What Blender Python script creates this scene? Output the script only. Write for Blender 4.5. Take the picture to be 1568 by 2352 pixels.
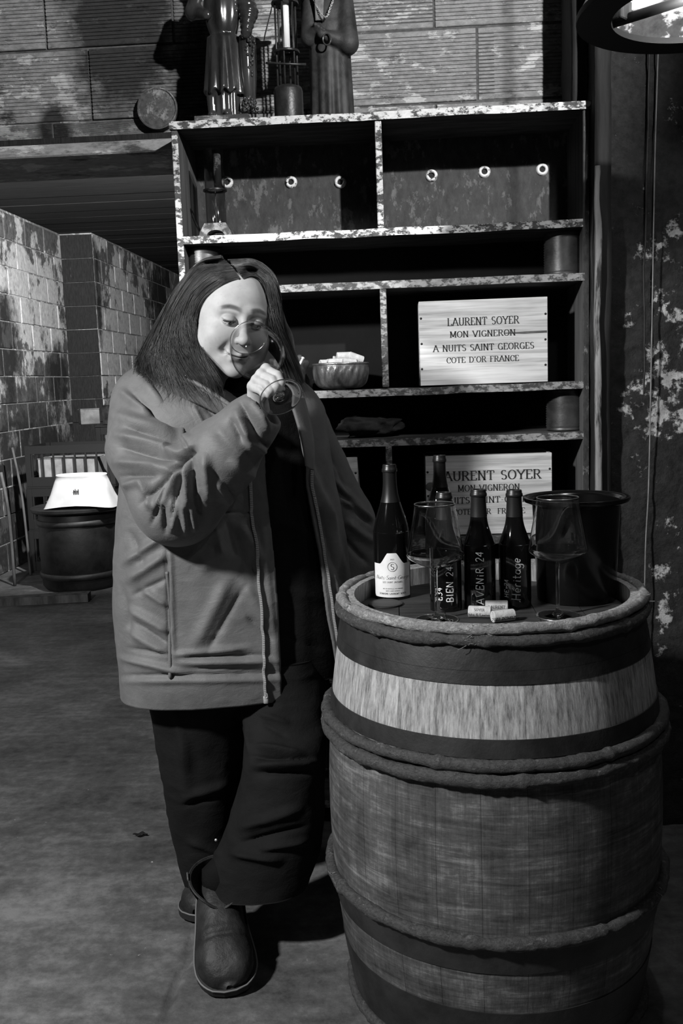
import bpy, math, random
import numpy as np
from math import sin, cos, pi, radians, sqrt, atan2, exp
random.seed(7); RNG = np.random.RandomState(11)
for o in list(bpy.data.objects): bpy.data.objects.remove(o)
SC = bpy.context.scene; COL = SC.collection
# ------------------------------------------------------------------ camera
F = 2200.0; PITCH = radians(7.8); ROLL = radians(2.0); YAW = radians(-3.4); CAMZ = 1.33
cf = np.array([sin(YAW)*cos(PITCH), cos(YAW)*cos(PITCH), -sin(PITCH)])
r0 = np.array([cos(YAW), -sin(YAW), 0.0]); u0 = np.cross(r0, cf)
cr = r0*cos(ROLL) - u0*sin(ROLL); cu = u0*cos(ROLL) + r0*sin(ROLL)
CAM = np.array([0, 0, CAMZ])
import mathutils
from mathutils import Matrix, Vector
cd = bpy.data.cameras.new('camera'); cam = bpy.data.objects.new('camera', cd); COL.objects.link(cam)
cd.sensor_fit = 'VERTICAL'; cd.sensor_height = 36.0; cd.lens = 36.0*F/2352.0; cd.clip_start = 0.02
m = Matrix.Identity(4)
for i in range(3):
    m[i][0] = cr[i]; m[i][1] = cu[i]; m[i][2] = -cf[i]; m[i][3] = CAM[i]
cam.matrix_world = m; SC.camera = cam
# ------------------------------------------------------------------ world, lamps, exposure
w = bpy.data.worlds.new('cellar_air'); SC.world = w; w.use_nodes = True
w.node_tree.nodes['Background'].inputs[0].default_value = (1, 1, 1, 1)
w.node_tree.nodes['Background'].inputs[1].default_value = 0.011
def lamp(name, loc, power, radius, target=None, spot=None, blend=0.3):
    ld = bpy.data.lights.new(name, 'SPOT' if spot else 'POINT'); ld.energy = power; ld.shadow_soft_size = radius
    if spot: ld.spot_size = radians(spot); ld.spot_blend = blend
    o = bpy.data.objects.new(name, ld); o.location = loc; COL.objects.link(o)
    if target: o.rotation_euler = (Vector(target)-Vector(loc)).to_track_quat('-Z', 'Y').to_euler()
    return o
LAMPS = [
    lamp('shelf_spotlight', (1.02, 0.52, 2.84), 430, 0.03, (-0.32, 3.0, 2.18), 46, 0.6),   # aimed at the top of the shelf
    lamp('stray_fill', (1.04, 0.50, 2.80), 16, 0.03),                                   # weak fill added at the spotlight, standing for its stray light
    lamp('shaded_pendant', (-1.72, 0.48, 2.40), 490, 0.09, (-1.72, 0.48, 0.0), 157, 0.06), # left of the camera, opaque shade
    lamp('shaded_bulb', (-1.2, 4.9, 2.55), 950, 0.05, (-2.8, 8.6, 1.7), 104, 0.6),                                 # in the far room
]
SC.cycles.transparent_max_bounces = 48
vs = SC.view_settings; vs.view_transform = 'Standard'; vs.look = 'None'; vs.exposure = 0.0; vs.gamma = 1.0; vs.use_curve_mapping = False
# ------------------------------------------------------------------ helpers
def ray(x, y): return cf + cr*((x-784)/F) - cu*((y-1176)/F)
def at(x, y, Y): d = ray(x, y); return CAM + d*(Y/d[1])
def atz(x, y, Z): d = ray(x, y); return CAM + d*((Z-CAMZ)/d[2])
def proj(P):
    d = np.asarray(P, float)-CAM; z = d@cf
    return 784+F*(d@cr)/z, 1176-F*(d@cu)/z
def tag(o, label=None, cat=None, group=None, kind=None):
    if label: o['label'] = label
    if cat: o['category'] = cat
    if group: o['group'] = group
    if kind: o['kind'] = kind
    return o
def empty(name, loc, label=None, cat=None, group=None):
    o = bpy.data.objects.new(name, None); o.location = loc; o.empty_display_size = 0.05; COL.objects.link(o)
    bpy.context.view_layer.update() if False else None
    return tag(o, label, cat, group)
def wmat(o):
    mm = Matrix.LocRotScale(o.location, o.rotation_euler, o.scale)
    return (wmat(o.parent) @ o.matrix_parent_inverse @ mm) if o.parent else mm
def setparent(o, p):
    o.parent = p; o.matrix_parent_inverse = wmat(p).inverted()
def obj(name, vf, mat, parent=None, smooth=True, kind=None, label=None, angle=None):
    v, f = vf
    me = bpy.data.meshes.new(name)
    v = np.asarray(v, float).reshape(-1, 3)
    me.from_pydata(v.tolist(), [], [list(map(int, q)) for q in f]); me.update()
    me.materials.append(mat)
    if smooth: me.polygons.foreach_set('use_smooth', [True]*len(me.polygons))
    if angle is not None: me.set_sharp_from_angle(angle=radians(angle))
    o = bpy.data.objects.new(name, me); COL.objects.link(o)
    if parent: setparent(o, parent)
    if kind: o['kind'] = kind
    if label: o['label'] = label
    return o
def inst(me, name, mat4, parent):
    o = bpy.data.objects.new(name, me); COL.objects.link(o)
    loc, rot, sc = mat4.decompose(); o.location = loc; o.rotation_euler = rot.to_euler(); o.scale = sc
    if parent: setparent(o, parent)
    return o
def copy_tree(o, parent=None):
    c = o.copy(); COL.objects.link(c)
    if parent:
        c.parent = parent; c.matrix_parent_inverse = o.matrix_parent_inverse.copy()
    for ch in list(o.children): copy_tree(ch, c)
    return c
def join(*parts):
    V = []; Fc = []; n = 0
    for v, f in parts:
        v = np.asarray(v, float).reshape(-1, 3); V.append(v); Fc += [[i+n for i in q] for q in f]; n += len(v)
    return np.concatenate(V), Fc
def xf(vf, R=None, t=(0, 0, 0), s=1.0):
    v = np.asarray(vf[0], float)*s
    if R is not None: v = v @ np.asarray(R).T
    return v+np.asarray(t), vf[1]
def rot(ax, a):
    c, s = cos(a), sin(a)
    return np.array({'x': [[1,0,0],[0,c,-s],[0,s,c]], 'y': [[c,0,s],[0,1,0],[-s,0,c]], 'z': [[c,-s,0],[s,c,0],[0,0,1]]}[ax])
def box(a, b, bev=0.0):
    a = np.minimum(a, b).astype(float) if False else np.array(a, float); b = np.array(b, float)
    lo = np.minimum(a, b); hi = np.maximum(a, b)
    if bev <= 0:
        v = [(x, y, z) for z in (lo[2], hi[2]) for y in (lo[1], hi[1]) for x in (lo[0], hi[0])]
        return np.array(v), [(0,2,3,1),(4,5,7,6),(0,1,5,4),(2,6,7,3),(0,4,6,2),(1,3,7,5)]
    bev = min(bev, (hi-lo).min()*0.45)
    # chamfered box: 24 verts
    V = []; idx = {}
    for sx in (0, 1):
        for sy in (0, 1):
            for sz in (0, 1):
                c = np.array([hi[0] if sx else lo[0], hi[1] if sy else lo[1], hi[2] if sz else lo[2]])
                d = np.array([-1 if sx else 1, -1 if sy else 1, -1 if sz else 1])*bev
                for ax in range(3):
                    p = c+d; p[ax] = c[ax]; idx[(sx, sy, sz, ax)] = len(V); V.append(p)
    Fc = []
    for ax in range(3):
        o1, o2 = [k for k in range(3) if k != ax]
        for s in (0, 1):
            q = []
            for (i, j) in ((0,0),(1,0),(1,1),(0,1)):
                k = [0,0,0]; k[ax] = s; k[o1] = i; k[o2] = j; q.append(idx[(k[0],k[1],k[2],ax)])
            Fc.append(q)
    for ax in range(3):     # edges along ax
        o1, o2 = [k for k in range(3) if k != ax]
        for i in (0, 1):
            for j in (0, 1):
                k0 = [0,0,0]; k0[o1] = i; k0[o2] = j; k1 = list(k0); k0[ax] = 0; k1[ax] = 1
                Fc.append([idx[(*k0, o1)], idx[(*k1, o1)], idx[(*k1, o2)], idx[(*k0, o2)]])
    for sx in (0, 1):
        for sy in (0, 1):
            for sz in (0, 1): Fc.append([idx[(sx,sy,sz,a_)] for a_ in range(3)])
    return fixn(np.array(V), Fc)
def fixn(V, Fc):
    c = V.mean(0); out = []
    for q in Fc:
        p = V[list(q)]; n = np.cross(p[1]-p[0], p[2]-p[1])
        out.append(list(q) if n@(p.mean(0)-c) >= 0 else list(q)[::-1])
    return V, out
def lathe(prof, n=48, c=(0, 0, 0), cap=True):
    """prof: list of (r, z)"""
    V = []; Fc = []; m_ = len(prof)
    for k in range(n):
        a = 2*pi*k/n
        for r, z in prof: V.append((c[0]+r*cos(a), c[1]+r*sin(a), c[2]+z))
    for k in range(n):
        k2 = (k+1) % n
        for i in range(m_-1): Fc.append((k*m_+i, k2*m_+i, k2*m_+i+1, k*m_+i+1))
    if cap:
        if prof[0][0] > 1e-5: Fc.append([k*m_ for k in range(n)][::-1])
        if prof[-1][0] > 1e-5: Fc.append([k*m_+m_-1 for k in range(n)])
    return np.array(V), Fc
def tube(path, rad, n=8, closed=False, caps=True):
    P = np.asarray(path, float); N = len(P)
    rad = np.broadcast_to(np.asarray(rad, float), (N,)) if np.ndim(rad) < 1 or len(np.atleast_1d(rad)) == N else np.full(N, rad)
    if closed: T = np.roll(P, -1, 0)-np.roll(P, 1, 0)
    else: T = np.gradient(P, axis=0)
    T /= np.linalg.norm(T, axis=1)[:, None]+1e-12
    up = np.array([0, 0, 1.0]) if abs(T[0][2]) < 0.9 else np.array([1.0, 0, 0])
    a = np.cross(T[0], up); a /= np.linalg.norm(a); V = []
    for i in range(N):
        a = a-T[i]*(a@T[i]); a /= np.linalg.norm(a)+1e-12; b = np.cross(T[i], a)
        for k in range(n):
            t = 2*pi*k/n; V.append(P[i]+rad[i]*(a*cos(t)+b*sin(t)))
    Fc = []
    for i in range(N if closed else N-1):
        j = (i+1) % N
        for k in range(n):
            k2 = (k+1) % n; Fc.append((i*n+k, i*n+k2, j*n+k2, j*n+k))
    if caps and not closed: Fc += [list(range(n))[::-1], [(N-1)*n+k for k in range(n)]]
    return np.array(V), Fc
def grid(P, wrap=False):
    """P: (rows, cols, 3)"""
    r, c = P.shape[:2]; Fc = []
    for i in range(r-1):
        for j in range(c if wrap else c-1):
            j2 = (j+1) % c; Fc.append((i*c+j, i*c+j2, (i+1)*c+j2, (i+1)*c+j))
    return P.reshape(-1, 3), Fc
def thick(vf, t):
    """give an open sheet thickness: offset along vertex normals and close the border"""
    V, Fc = np.asarray(vf[0], float), vf[1]
    nrm = vnormals(V, Fc); n = len(V); V2 = V-nrm*t
    F2 = [list(q) for q in Fc]+[[i+n for i in q][::-1] for q in Fc]
    cnt = {}
    for q in Fc:
        for a, b in zip(q, list(q[1:])+[q[0]]): cnt[(a, b)] = 1
    for (a, b) in cnt:
        if (b, a) not in cnt: F2.append([b, a, a+n, b+n])
    return np.concatenate([V, V2]), F2
def vnormals(V, Fc):
    nrm = np.zeros_like(V)
    Q = np.array([list(q)[:4] if len(q) >= 4 else [q[0], q[1], q[2], q[2]] for q in Fc])
    fn = np.cross(V[Q[:, 2]]-V[Q[:, 0]], V[Q[:, 3]]-V[Q[:, 1]])
    for k in range(4): np.add.at(nrm, Q[:, k], fn)
    return nrm/(np.linalg.norm(nrm, axis=1)[:, None]+1e-12)
def spl(pts, n):
    """Catmull-Rom through pts (any dim), n samples"""
    P = np.asarray(pts, float); P = P if P.ndim > 1 else P[:, None]
    K = len(P); t = np.linspace(0, K-1-1e-9, n); i = t.astype(int); u = (t-i)[:, None]
    g = lambda j: P[np.clip(j, 0, K-1)]
    p0, p1, p2, p3 = g(i-1), g(i), g(i+1), g(i+2)
    return 0.5*((2*p1)+(-p0+p2)*u+(2*p0-5*p1+4*p2-p3)*u**2+(-p0+3*p1-3*p2+p3)*u**3)
def interp(x, tab):
    """tab: list of (x, a, b, ...) -> smooth interpolation of columns at x (monotone x)"""
    T = np.asarray(tab, float); x = np.atleast_1d(x); out = []
    for c in range(1, T.shape[1]):
        xs, ys = T[:, 0], T[:, c]; m_ = np.gradient(ys, xs)
        k = np.clip(np.searchsorted(xs, x)-1, 0, len(xs)-2); h = xs[k+1]-xs[k]; u = np.clip((x-xs[k])/h, 0, 1)
        out.append((2*u**3-3*u**2+1)*ys[k]+(u**3-2*u**2+u)*h*m_[k]+(-2*u**3+3*u**2)*ys[k+1]+(u**3-u**2)*h*m_[k+1])
    return out
def hash3(i, j, k): 
    v = np.sin(i*127.1+j*311.7+k*74.7)*43758.5453
    return v-np.floor(v)
def vnoise(P, s):
    """value noise in [-1, 1]"""
    q = np.asarray(P)*s; i = np.floor(q); f = q-i; f = f*f*(3-2*f); r = 0
    for a in (0, 1):
        for b in (0, 1):
            for c in (0, 1):
                wgt = (f[..., 0] if a else 1-f[..., 0])*(f[..., 1] if b else 1-f[..., 1])*(f[..., 2] if c else 1-f[..., 2])
                r = r+wgt*hash3(i[..., 0]+a, i[..., 1]+b, i[..., 2]+c)
    return r*2-1
def fbm(P, s, o=3):
    return sum(vnoise(np.asarray(P)+17.3*k, s*2**k)*0.5**k for k in range(o))
# signed distance modelling -----------------------------------------------------------
def sd_ell(P, c, r, R=None):
    q = P-np.asarray(c)
    if R is not None: q = q @ np.asarray(R)
    r = np.asarray(r, float); k0 = np.sqrt(((q/r)**2).sum(-1)); k1 = np.sqrt(((q/(r*r))**2).sum(-1))+1e-9
    return k0*(k0-1)/k1
def sd_cap(P, a, b, ra, rb=None):
    rb = ra if rb is None else rb; a = np.asarray(a, float); ba = np.asarray(b, float)-a; pa = P-a
    h = np.clip((pa@ba)/(ba@ba+1e-12), 0, 1)
    return np.sqrt(((pa-h[..., None]*ba)**2).sum(-1))-(ra+(rb-ra)*h)
def smin(a, b, k):
    h = np.clip(0.5+0.5*(b-a)/k, 0, 1); return b+(a-b)*h-k*h*(1-h)
def smax(a, b, k): return -smin(-a, -b, k)
def surfnet(fn, lo, hi, h):
    lo = np.asarray(lo, float); n = np.ceil((np.asarray(hi)-lo)/h).astype(int)+1
    ax = [lo[k]+h*np.arange(n[k]) for k in range(3)]
    G = np.stack(np.meshgrid(*ax, indexing='ij'), -1); D = fn(G); ins = D < 0
    cs = tuple(n-1); pos = np.zeros(cs+(3,)); cnt = np.zeros(cs)
    sl = lambda o, k: slice(o, o+cs[k])
    for d in range(3):
        e = [0, 0, 0]; e[d] = 1
        for a in (0, 1):
            for b in (0, 1):
                o = [0, 0, 0]; oth = [k for k in range(3) if k != d]; o[oth[0]] = a; o[oth[1]] = b
                A = tuple(sl(o[k], k) for k in range(3)); B = tuple(sl(o[k]+e[k], k) for k in range(3))
                x = ins[A] != ins[B]; da, db = D[A], D[B]; t = np.where(x, da/(np.where(x, da-db, 1)), 0)
                p = np.zeros(cs+(3,))
                for k in range(3): p[..., k] = o[k]
                p[..., d] += t; pos += p*x[..., None]; cnt += x
    act = cnt > 0; idx = -np.ones(cs, int); idx[act] = np.arange(act.sum())
    ii = np.argwhere(act); V = lo+h*(ii+pos[act]/cnt[act][:, None]); Q = []
    for d in range(3):
        o1, o2 = (d+1) % 3, (d+2) % 3
        A = [slice(None)]*3; B = [slice(None)]*3; A[d] = slice(0, -1); B[d] = slice(1, None)
        x = np.argwhere(ins[tuple(A)] != ins[tuple(B)])
        x = x[(x[:, o1] > 0) & (x[:, o2] > 0) & (x[:, o1] < cs[o1]) & (x[:, o2] < cs[o2])]
        if not len(x): continue
        u = np.zeros(3, int); u[o1] = 1; v = np.zeros(3, int); v[o2] = 1
        q = np.stack([idx[tuple((x-u-v).T)], idx[tuple((x-v).T)], idx[tuple(x.T)], idx[tuple((x-u).T)]], 1)
        fl = ins[tuple(x.T)]; q[~fl] = q[~fl][:, ::-1]; Q.append(q)
    return V, np.concatenate(Q).tolist()
def relax(V, Fc, it=3, k=0.5):
    Q = np.array(Fc); V = V.copy(); n = len(V)
    for _ in range(it):
        S = np.zeros_like(V); c = np.zeros(n)
        for a, b in ((0, 1), (1, 2), (2, 3), (3, 0)):
            np.add.at(S, Q[:, a], V[Q[:, b]]); np.add.at(S, Q[:, b], V[Q[:, a]]); np.add.at(c, Q[:, a], 1); np.add.at(c, Q[:, b], 1)
        V += k*(S/c[:, None]-V)
    return V
# ------------------------------------------------------------------ materials (all grey)
def nt(name):
    mt = bpy.data.materials.new(name); mt.use_nodes = True; t = mt.node_tree
    return mt, t, t.nodes['Principled BSDF']
def nd(t, kind, **kw):
    n = t.nodes.new(kind)
    for k, v in kw.items():
        if k in n.inputs: n.inputs[k].default_value = v
        else: setattr(n, k, v)
    return n
def coords(t, stretch=(1, 1, 1), rnd=0.0):
    tc = nd(t, 'ShaderNodeTexCoord'); mp = nd(t, 'ShaderNodeMapping'); mp.inputs['Scale'].default_value = stretch
    t.links.new(tc.outputs['Object'], mp.inputs['Vector'])
    if rnd:
        oi = nd(t, 'ShaderNodeObjectInfo'); mu = nd(t, 'ShaderNodeMath', operation='MULTIPLY'); mu.inputs[1].default_value = rnd
        t.links.new(oi.outputs['Random'], mu.inputs[0]); t.links.new(mu.outputs[0], mp.inputs['Location'])
    return mp.outputs['Vector']
def noise(t, vec, sc, det=5, rough=0.6, dist=0.0):
    n = nd(t, 'ShaderNodeTexNoise'); n.inputs['Scale'].default_value = sc; n.inputs['Detail'].default_value = det
    n.inputs['Roughness'].default_value = rough; n.inputs['Distortion'].default_value = dist
    t.links.new(vec, n.inputs['Vector']); return n.outputs['Fac']
def ramp(t, fac, stops):
    r = nd(t, 'ShaderNodeValToRGB'); e = r.color_ramp.elements
    while len(e) < len(stops): e.new(0.5)
    for k, (p, c) in enumerate(stops): e[k].position = p; e[k].color = (c, c, c, 1)
    t.links.new(fac, r.inputs['Fac']); return r.outputs['Color']
def mixc(t, fac, a, b, mode='MIX'):
    mx = nd(t, 'ShaderNodeMix', data_type='RGBA', blend_type=mode)
    for k, v in ((0, fac), (6, a), (7, b)):
        if hasattr(v, 'is_linked'): t.links.new(v, mx.inputs[k])
        else: mx.inputs[k].default_value = v if k == 0 else (v, v, v, 1)
    return mx.outputs[2]
def mathn(t, op, a, b=0.0, clamp=False):
    n = nd(t, 'ShaderNodeMath', operation=op); n.use_clamp = clamp
    for k, v in ((0, a), (1, b)):
        if hasattr(v, 'is_linked'): t.links.new(v, n.inputs[k])
        else: n.inputs[k].default_value = v
    return n.outputs[0]
def bump(t, b, h, strength, dist=0.004):
    n = nd(t, 'ShaderNodeBump'); n.inputs['Strength'].default_value = strength; n.inputs['Distance'].default_value = dist
    t.links.new(h, n.inputs['Height']); t.links.new(n.outputs['Normal'], b.inputs['Normal'])
def M(name, lo, hi, sc=8.0, stretch=(1, 1, 1), rough=0.8, bmp=0.3, bsc=None, bdist=0.004, spec=0.3, con=(0.35, 0.65), rnd=0.0, metal=0.0, det=6, tone=0.0):
    mt, t, b = nt(name); v = coords(t, stretch, rnd); f = noise(t, v, sc, det)
    c = ramp(t, f, [(con[0], lo), (con[1], hi)])
    if tone:
        oi = nd(t, 'ShaderNodeObjectInfo'); k = mathn(t, 'MULTIPLY_ADD', oi.outputs['Random'], tone); t.nodes[-1].inputs[2].default_value = 1-tone*0.5
        c = mixc(t, 1.0, c, k, 'MULTIPLY')
    t.links.new(c, b.inputs['Base Color']); b.inputs['Roughness'].default_value = rough; b.inputs['Metallic'].default_value = metal
    b.inputs['Specular IOR Level'].default_value = spec
    if bmp: bump(t, b, noise(t, v, bsc or sc*3, 5, 0.65), bmp, bdist)
    return mt
def flake(name, base, paint, sc, thr, width=0.04, stretch=(1, 1, 1), big=None, rough=0.8, bmp=0.5, rnd=0.0, spec=0.25, bdist=0.004, det=9, fine=40, axis=None):
    """two coats: paint patches (thresholded noise) over a base; big=(scale, weight) patches up the paint"""
    mt, t, b = nt(name); v = coords(t, stretch, rnd); n1 = noise(t, v, sc, det, 0.68)
    if big: n1 = mathn(t, 'ADD', n1, mathn(t, 'MULTIPLY', mathn(t, 'SUBTRACT', noise(t, v, big[0], 3), 0.5), big[1]))
    if axis:      # paint kept more on one side of the piece: (axis, from, to, weight)
        sx = nd(t, 'ShaderNodeSeparateXYZ'); tc = nd(t, 'ShaderNodeTexCoord'); t.links.new(tc.outputs['Object'], sx.inputs[0])
        mr = nd(t, 'ShaderNodeMapRange'); mr.inputs[1].default_value = axis[1]; mr.inputs[2].default_value = axis[2]; mr.inputs[3].default_value = 0; mr.inputs[4].default_value = axis[3]
        t.links.new(sx.outputs[axis[0]], mr.inputs[0]); n1 = mathn(t, 'ADD', n1, mr.outputs[0])
    k = ramp(t, n1, [(thr, 0), (thr+width, 1)]); n2 = noise(t, v, fine, 6, 0.7)
    a_ = ramp(t, n2, [(0.3, base[0]), (0.7, base[1])]); p_ = ramp(t, n2, [(0.3, paint[0]), (0.7, paint[1])])
    t.links.new(mixc(t, k, a_, p_), b.inputs['Base Color']); b.inputs['Roughness'].default_value = rough; b.inputs['Specular IOR Level'].default_value = spec
    h = mathn(t, 'ADD', mathn(t, 'MULTIPLY', k, 0.6), mathn(t, 'MULTIPLY', n2, 0.6)); bump(t, b, h, bmp, bdist)
    return mt
def plain(name, c, rough=0.5, metal=0.0, spec=0.5, coat=0.0):
    mt, t, b = nt(name); b.inputs['Base Color'].default_value = (c, c, c, 1); b.inputs['Roughness'].default_value = rough
    b.inputs['Metallic'].default_value = metal; b.inputs['Specular IOR Level'].default_value = spec; b.inputs['Coat Weight'].default_value = coat
    return mt
def real_glass(name, rough=0.0, ior=1.47):
    mt, t, b = nt(name); b.inputs['Base Color'].default_value = (1, 1, 1, 1); b.inputs['Transmission Weight'].default_value = 1.0; b.inputs['Roughness'].default_value = rough; b.inputs['IOR'].default_value = ior; return mt
def thin_glass(name, tint=0.93, edge=0.35, refl=1.0, rough=0.02):
    mt = bpy.data.materials.new(name); mt.use_nodes = True; t = mt.node_tree; t.nodes.remove(t.nodes['Principled BSDF']); out = t.nodes['Material Output']
    lw = nd(t, 'ShaderNodeLayerWeight'); lw.inputs['Blend'].default_value = 0.5
    tr = nd(t, 'ShaderNodeBsdfTransparent'); t.links.new(ramp(t, lw.outputs['Facing'], [(0.6, tint), (0.98, edge)]), tr.inputs['Color'])
    gl = nd(t, 'ShaderNodeBsdfGlossy'); gl.inputs['Roughness'].default_value = rough
    fr = mathn(t, 'MULTIPLY_ADD', mathn(t, 'POWER', lw.outputs['Facing'], 4.0), 0.6); t.nodes[-1].inputs[2].default_value = 0.03
    mx = nd(t, 'ShaderNodeMixShader'); t.links.new(mathn(t, 'MULTIPLY', fr, refl, True), mx.inputs[0])
    t.links.new(tr.outputs[0], mx.inputs[1]); t.links.new(gl.outputs[0], mx.inputs[2]); t.links.new(mx.outputs[0], out.inputs['Surface'])
    return mt
# ================================================================== room
def position(t):
    g = nd(t, 'ShaderNodeNewGeometry'); return g.outputs['Position']
def mapped(t, v, sc):
    mp = nd(t, 'ShaderNodeMapping'); mp.inputs['Scale'].default_value = sc; t.links.new(v, mp.inputs['Vector']); return mp.outputs['Vector']
def blob(t, v, c, r, wob=0.5, wsc=6.0, soft=0.5):
    """1 inside a ragged ellipsoid patch"""
    mp = nd(t, 'ShaderNodeMapping'); mp.vector_type = 'POINT'
    s = [1/q for q in r]; mp.inputs['Scale'].default_value = s; mp.inputs['Location'].default_value = [-c[k]*s[k] for k in range(3)]
    t.links.new(v, mp.inputs['Vector']); ln = nd(t, 'ShaderNodeVectorMath', operation='LENGTH'); t.links.new(mp.outputs[0], ln.inputs[0])
    d = mathn(t, 'ADD', ln.outputs['Value'], mathn(t, 'MULTIPLY', mathn(t, 'SUBTRACT', noise(t, v, wsc, 8, 0.7), 0.5), wob*2))
    return ramp(t, d, [(max(0, 1-soft), 1), (1.0, 0)])
def wall_mat(name, body, paint, thr, sc, soot_shade, dark_c=0.012, stretch=(1, 1, 1), bmp=0.6, bdist=0.004, fine=35, big=0.5, spec=0.2, extra=(), grime=None):
    mt, t, b = nt(name); v = position(t); vs_ = mapped(t, v, stretch)
    n1 = mathn(t, 'ADD', noise(t, vs_, sc, 9, 0.7), mathn(t, 'MULTIPLY', mathn(t, 'SUBTRACT', noise(t, v, 2.2, 3), 0.5), big))
    for c, r, wgt in extra:
        n1 = mathn(t, 'ADD', n1, mathn(t, 'MULTIPLY', blob(t, v, c, r, 0.4, 5, 0.9), wgt))
    k = ramp(t, n1, [(thr, 0), (thr+0.05, 1)]); n2 = noise(t, vs_, fine, 7, 0.7)
    col = mixc(t, k, ramp(t, n2, [(0.28, body[0]), (0.72, body[1])]), ramp(t, n2, [(0.28, paint[0]), (0.72, paint[1])]))
    if grime: col = mixc(t, mathn(t, 'MULTIPLY', ramp(t, mathn(t, 'ADD', mathn(t, 'MULTIPLY', noise(t, vs_, grime[0], 9, 0.75), 0.7), mathn(t, 'MULTIPLY', noise(t, v, 3.1, 4), 0.3)), [(grime[1], 0), (grime[1]+0.10, 1)]), grime[2]), col, dark_c)
    for c, r in soot_shade: col = mixc(t, mathn(t, 'MULTIPLY', blob(t, v, c, r, 0.55, 7, 0.45), 0.9), col, dark_c)  # sooty stains, and shade painted as dark patches
    t.links.new(col, b.inputs['Base Color']); b.inputs['Roughness'].default_value = 0.85; b.inputs['Specular IOR Level'].default_value = spec
    bump(t, b, mathn(t, 'ADD', mathn(t, 'MULTIPLY', k, 0.5), n2), bmp, bdist)
    return mt
m_block = wall_mat('ribbed_clay', (0.13, 0.30), (0.32, 0.54), 0.545, 13, [((-0.80, 3.0, 2.40), (0.22, 1, 0.36)), ((-0.55, 3.0, 2.22), (0.13, 1, 0.3)), ((-1.02, 3.0, 2.12), (0.07, 1, 0.1))], stretch=(1, 1, 2.2), grime=(16, 0.54, 0.85))
m_mortar = wall_mat('old_mortar', (0.04, 0.12), (0.22, 0.4), 0.6, 14, [], bmp=0.8)
m_white = wall_mat('lime_wash', (0.035, 0.13), (0.24, 0.52), 0.485, 5.0, [((-2.95, 7.7, 0.45), (0.5, 2.2, 1.0)), ((-2.9, 7.2, 1.70), (0.3, 0.35, 0.5)), ((-2.9, 8.3, 1.45), (0.3, 0.35, 0.35)), ((-2.6, 9.5, 0.3), (0.5, 2.5, 0.9)), ((-2.64, 11.3, 2.0), (0.4, 1.0, 1.2)), ((-2.64, 8.65, 2.2), (0.3, 0.12, 0.6))], stretch=(1, 1, 0.7), big=0.7, grime=(7, 0.535, 0.85), extra=[((-2.6, 9.4, 1.75), (0.5, 1.3, 0.75), 0.42), ((-2.9, 7.9, 2.0), (0.4, 0.9, 0.6), 0.16)])  # lime wash and sooty stains, with lower shade and a lit pier painted in
m_lime = wall_mat('lime_mortar', (0.10, 0.22), (0.3, 0.45), 0.5, 8, [], bmp=0.8)
m_soot_shade = wall_mat('sooty_shade_block', (0.008, 0.03), (0.1, 0.2), 0.68, 6, [], stretch=(4, 1, 0.6))  # sooty streaks, plus shade put into pier face and lintel gap
m_concrete_dark = M('dark_plank', 0.006, 0.032, 3, (1.0, 8, 8), rough=0.9, bmp=0.8, con=(0.3, 0.75), rnd=20, bsc=20)
m_plaster = wall_mat('flaking_plaster', (0.012, 0.036), (0.26, 0.52), 0.63, 17, [], bmp=0.9, bdist=0.008, big=0.25, fine=45,
    extra=[((0.80, 2.72, 1.42), (0.20, 0.5, 0.34), 0.13), ((0.70, 2.72, 1.10), (0.16, 0.5, 0.42), 0.10), ((0.84, 2.72, 1.22), (0.10, 0.5, 0.2), 0.07), ((0.76, 2.72, 0.62), (0.05, 0.5, 0.28), 0.16), ((0.75, 2.72, 1.72), (0.2, 0.5, 0.12), 0.12), ((0.78, 2.72, 1.98), (0.12, 0.5, 0.08), 0.10)])
def floor_mat():
    mt, t, b = nt('worn_concrete'); v = position(t)
    n1 = noise(t, v, 1.6, 8, 0.62); n2 = noise(t, v, 28, 8, 0.72); n3 = noise(t, mapped(t, v, (1, 3.5, 1)), 5, 6, 0.6)
    c = ramp(t, mathn(t, 'ADD', mathn(t, 'MULTIPLY', n1, 0.5), mathn(t, 'ADD', mathn(t, 'MULTIPLY', n2, 0.3), mathn(t, 'MULTIPLY', n3, 0.2))), [(0.39, 0.034), (0.5, 0.086), (0.61, 0.175)])
    c = mixc(t, ramp(t, noise(t, v, 60, 3, 0.5), [(0.74, 0), (0.77, 1)]), c, 0.35)
    t.links.new(c, b.inputs['Base Color']); b.inputs['Roughness'].default_value = 0.62; b.inputs['Specular IOR Level'].default_value = 0.3
    bump(t, b, mathn(t, 'ADD', n2, n1), 0.5, 0.006); return mt
m_floor = floor_mat()
# floor: near part a displaced grid with a crack, far part plain
crack = np.array([atz(445, 2150, 0)[:2], atz(422, 2215, 0)[:2], atz(404, 2262, 0)[:2], atz(392, 2310, 0)[:2], atz(372, 2352, 0)[:2], atz(352, 2440, 0)[:2]])
gx = np.linspace(-1.3, 1.3, 260); gy = np.linspace(1.4, 3.0, 220); X, Y = np.meshgrid(gx, gy)
P = np.stack([X, Y, np.zeros_like(X)], -1)
near = np.full(X.shape, 9.0)
wob = 0.006*vnoise(P, 40)
for a, b_ in zip(crack[:-1], crack[1:]):
    d = b_-a; t_ = np.clip(((X-a[0])*d[0]+(Y-a[1])*d[1])/(d@d), 0, 1)
    near = np.minimum(near, np.hypot(X-a[0]-t_*d[0]+wob, Y-a[1]-t_*d[1]))
P[..., 2] = 0.004*fbm(P, 3, 3)-0.012*np.exp(-(near/0.006)**2)-0.003
edge = np.minimum(np.minimum(X+1.3, 1.3-X), np.minimum(Y-1.4, 3.0-Y)); P[..., 2] *= np.clip(edge/0.08, 0, 1)
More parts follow.
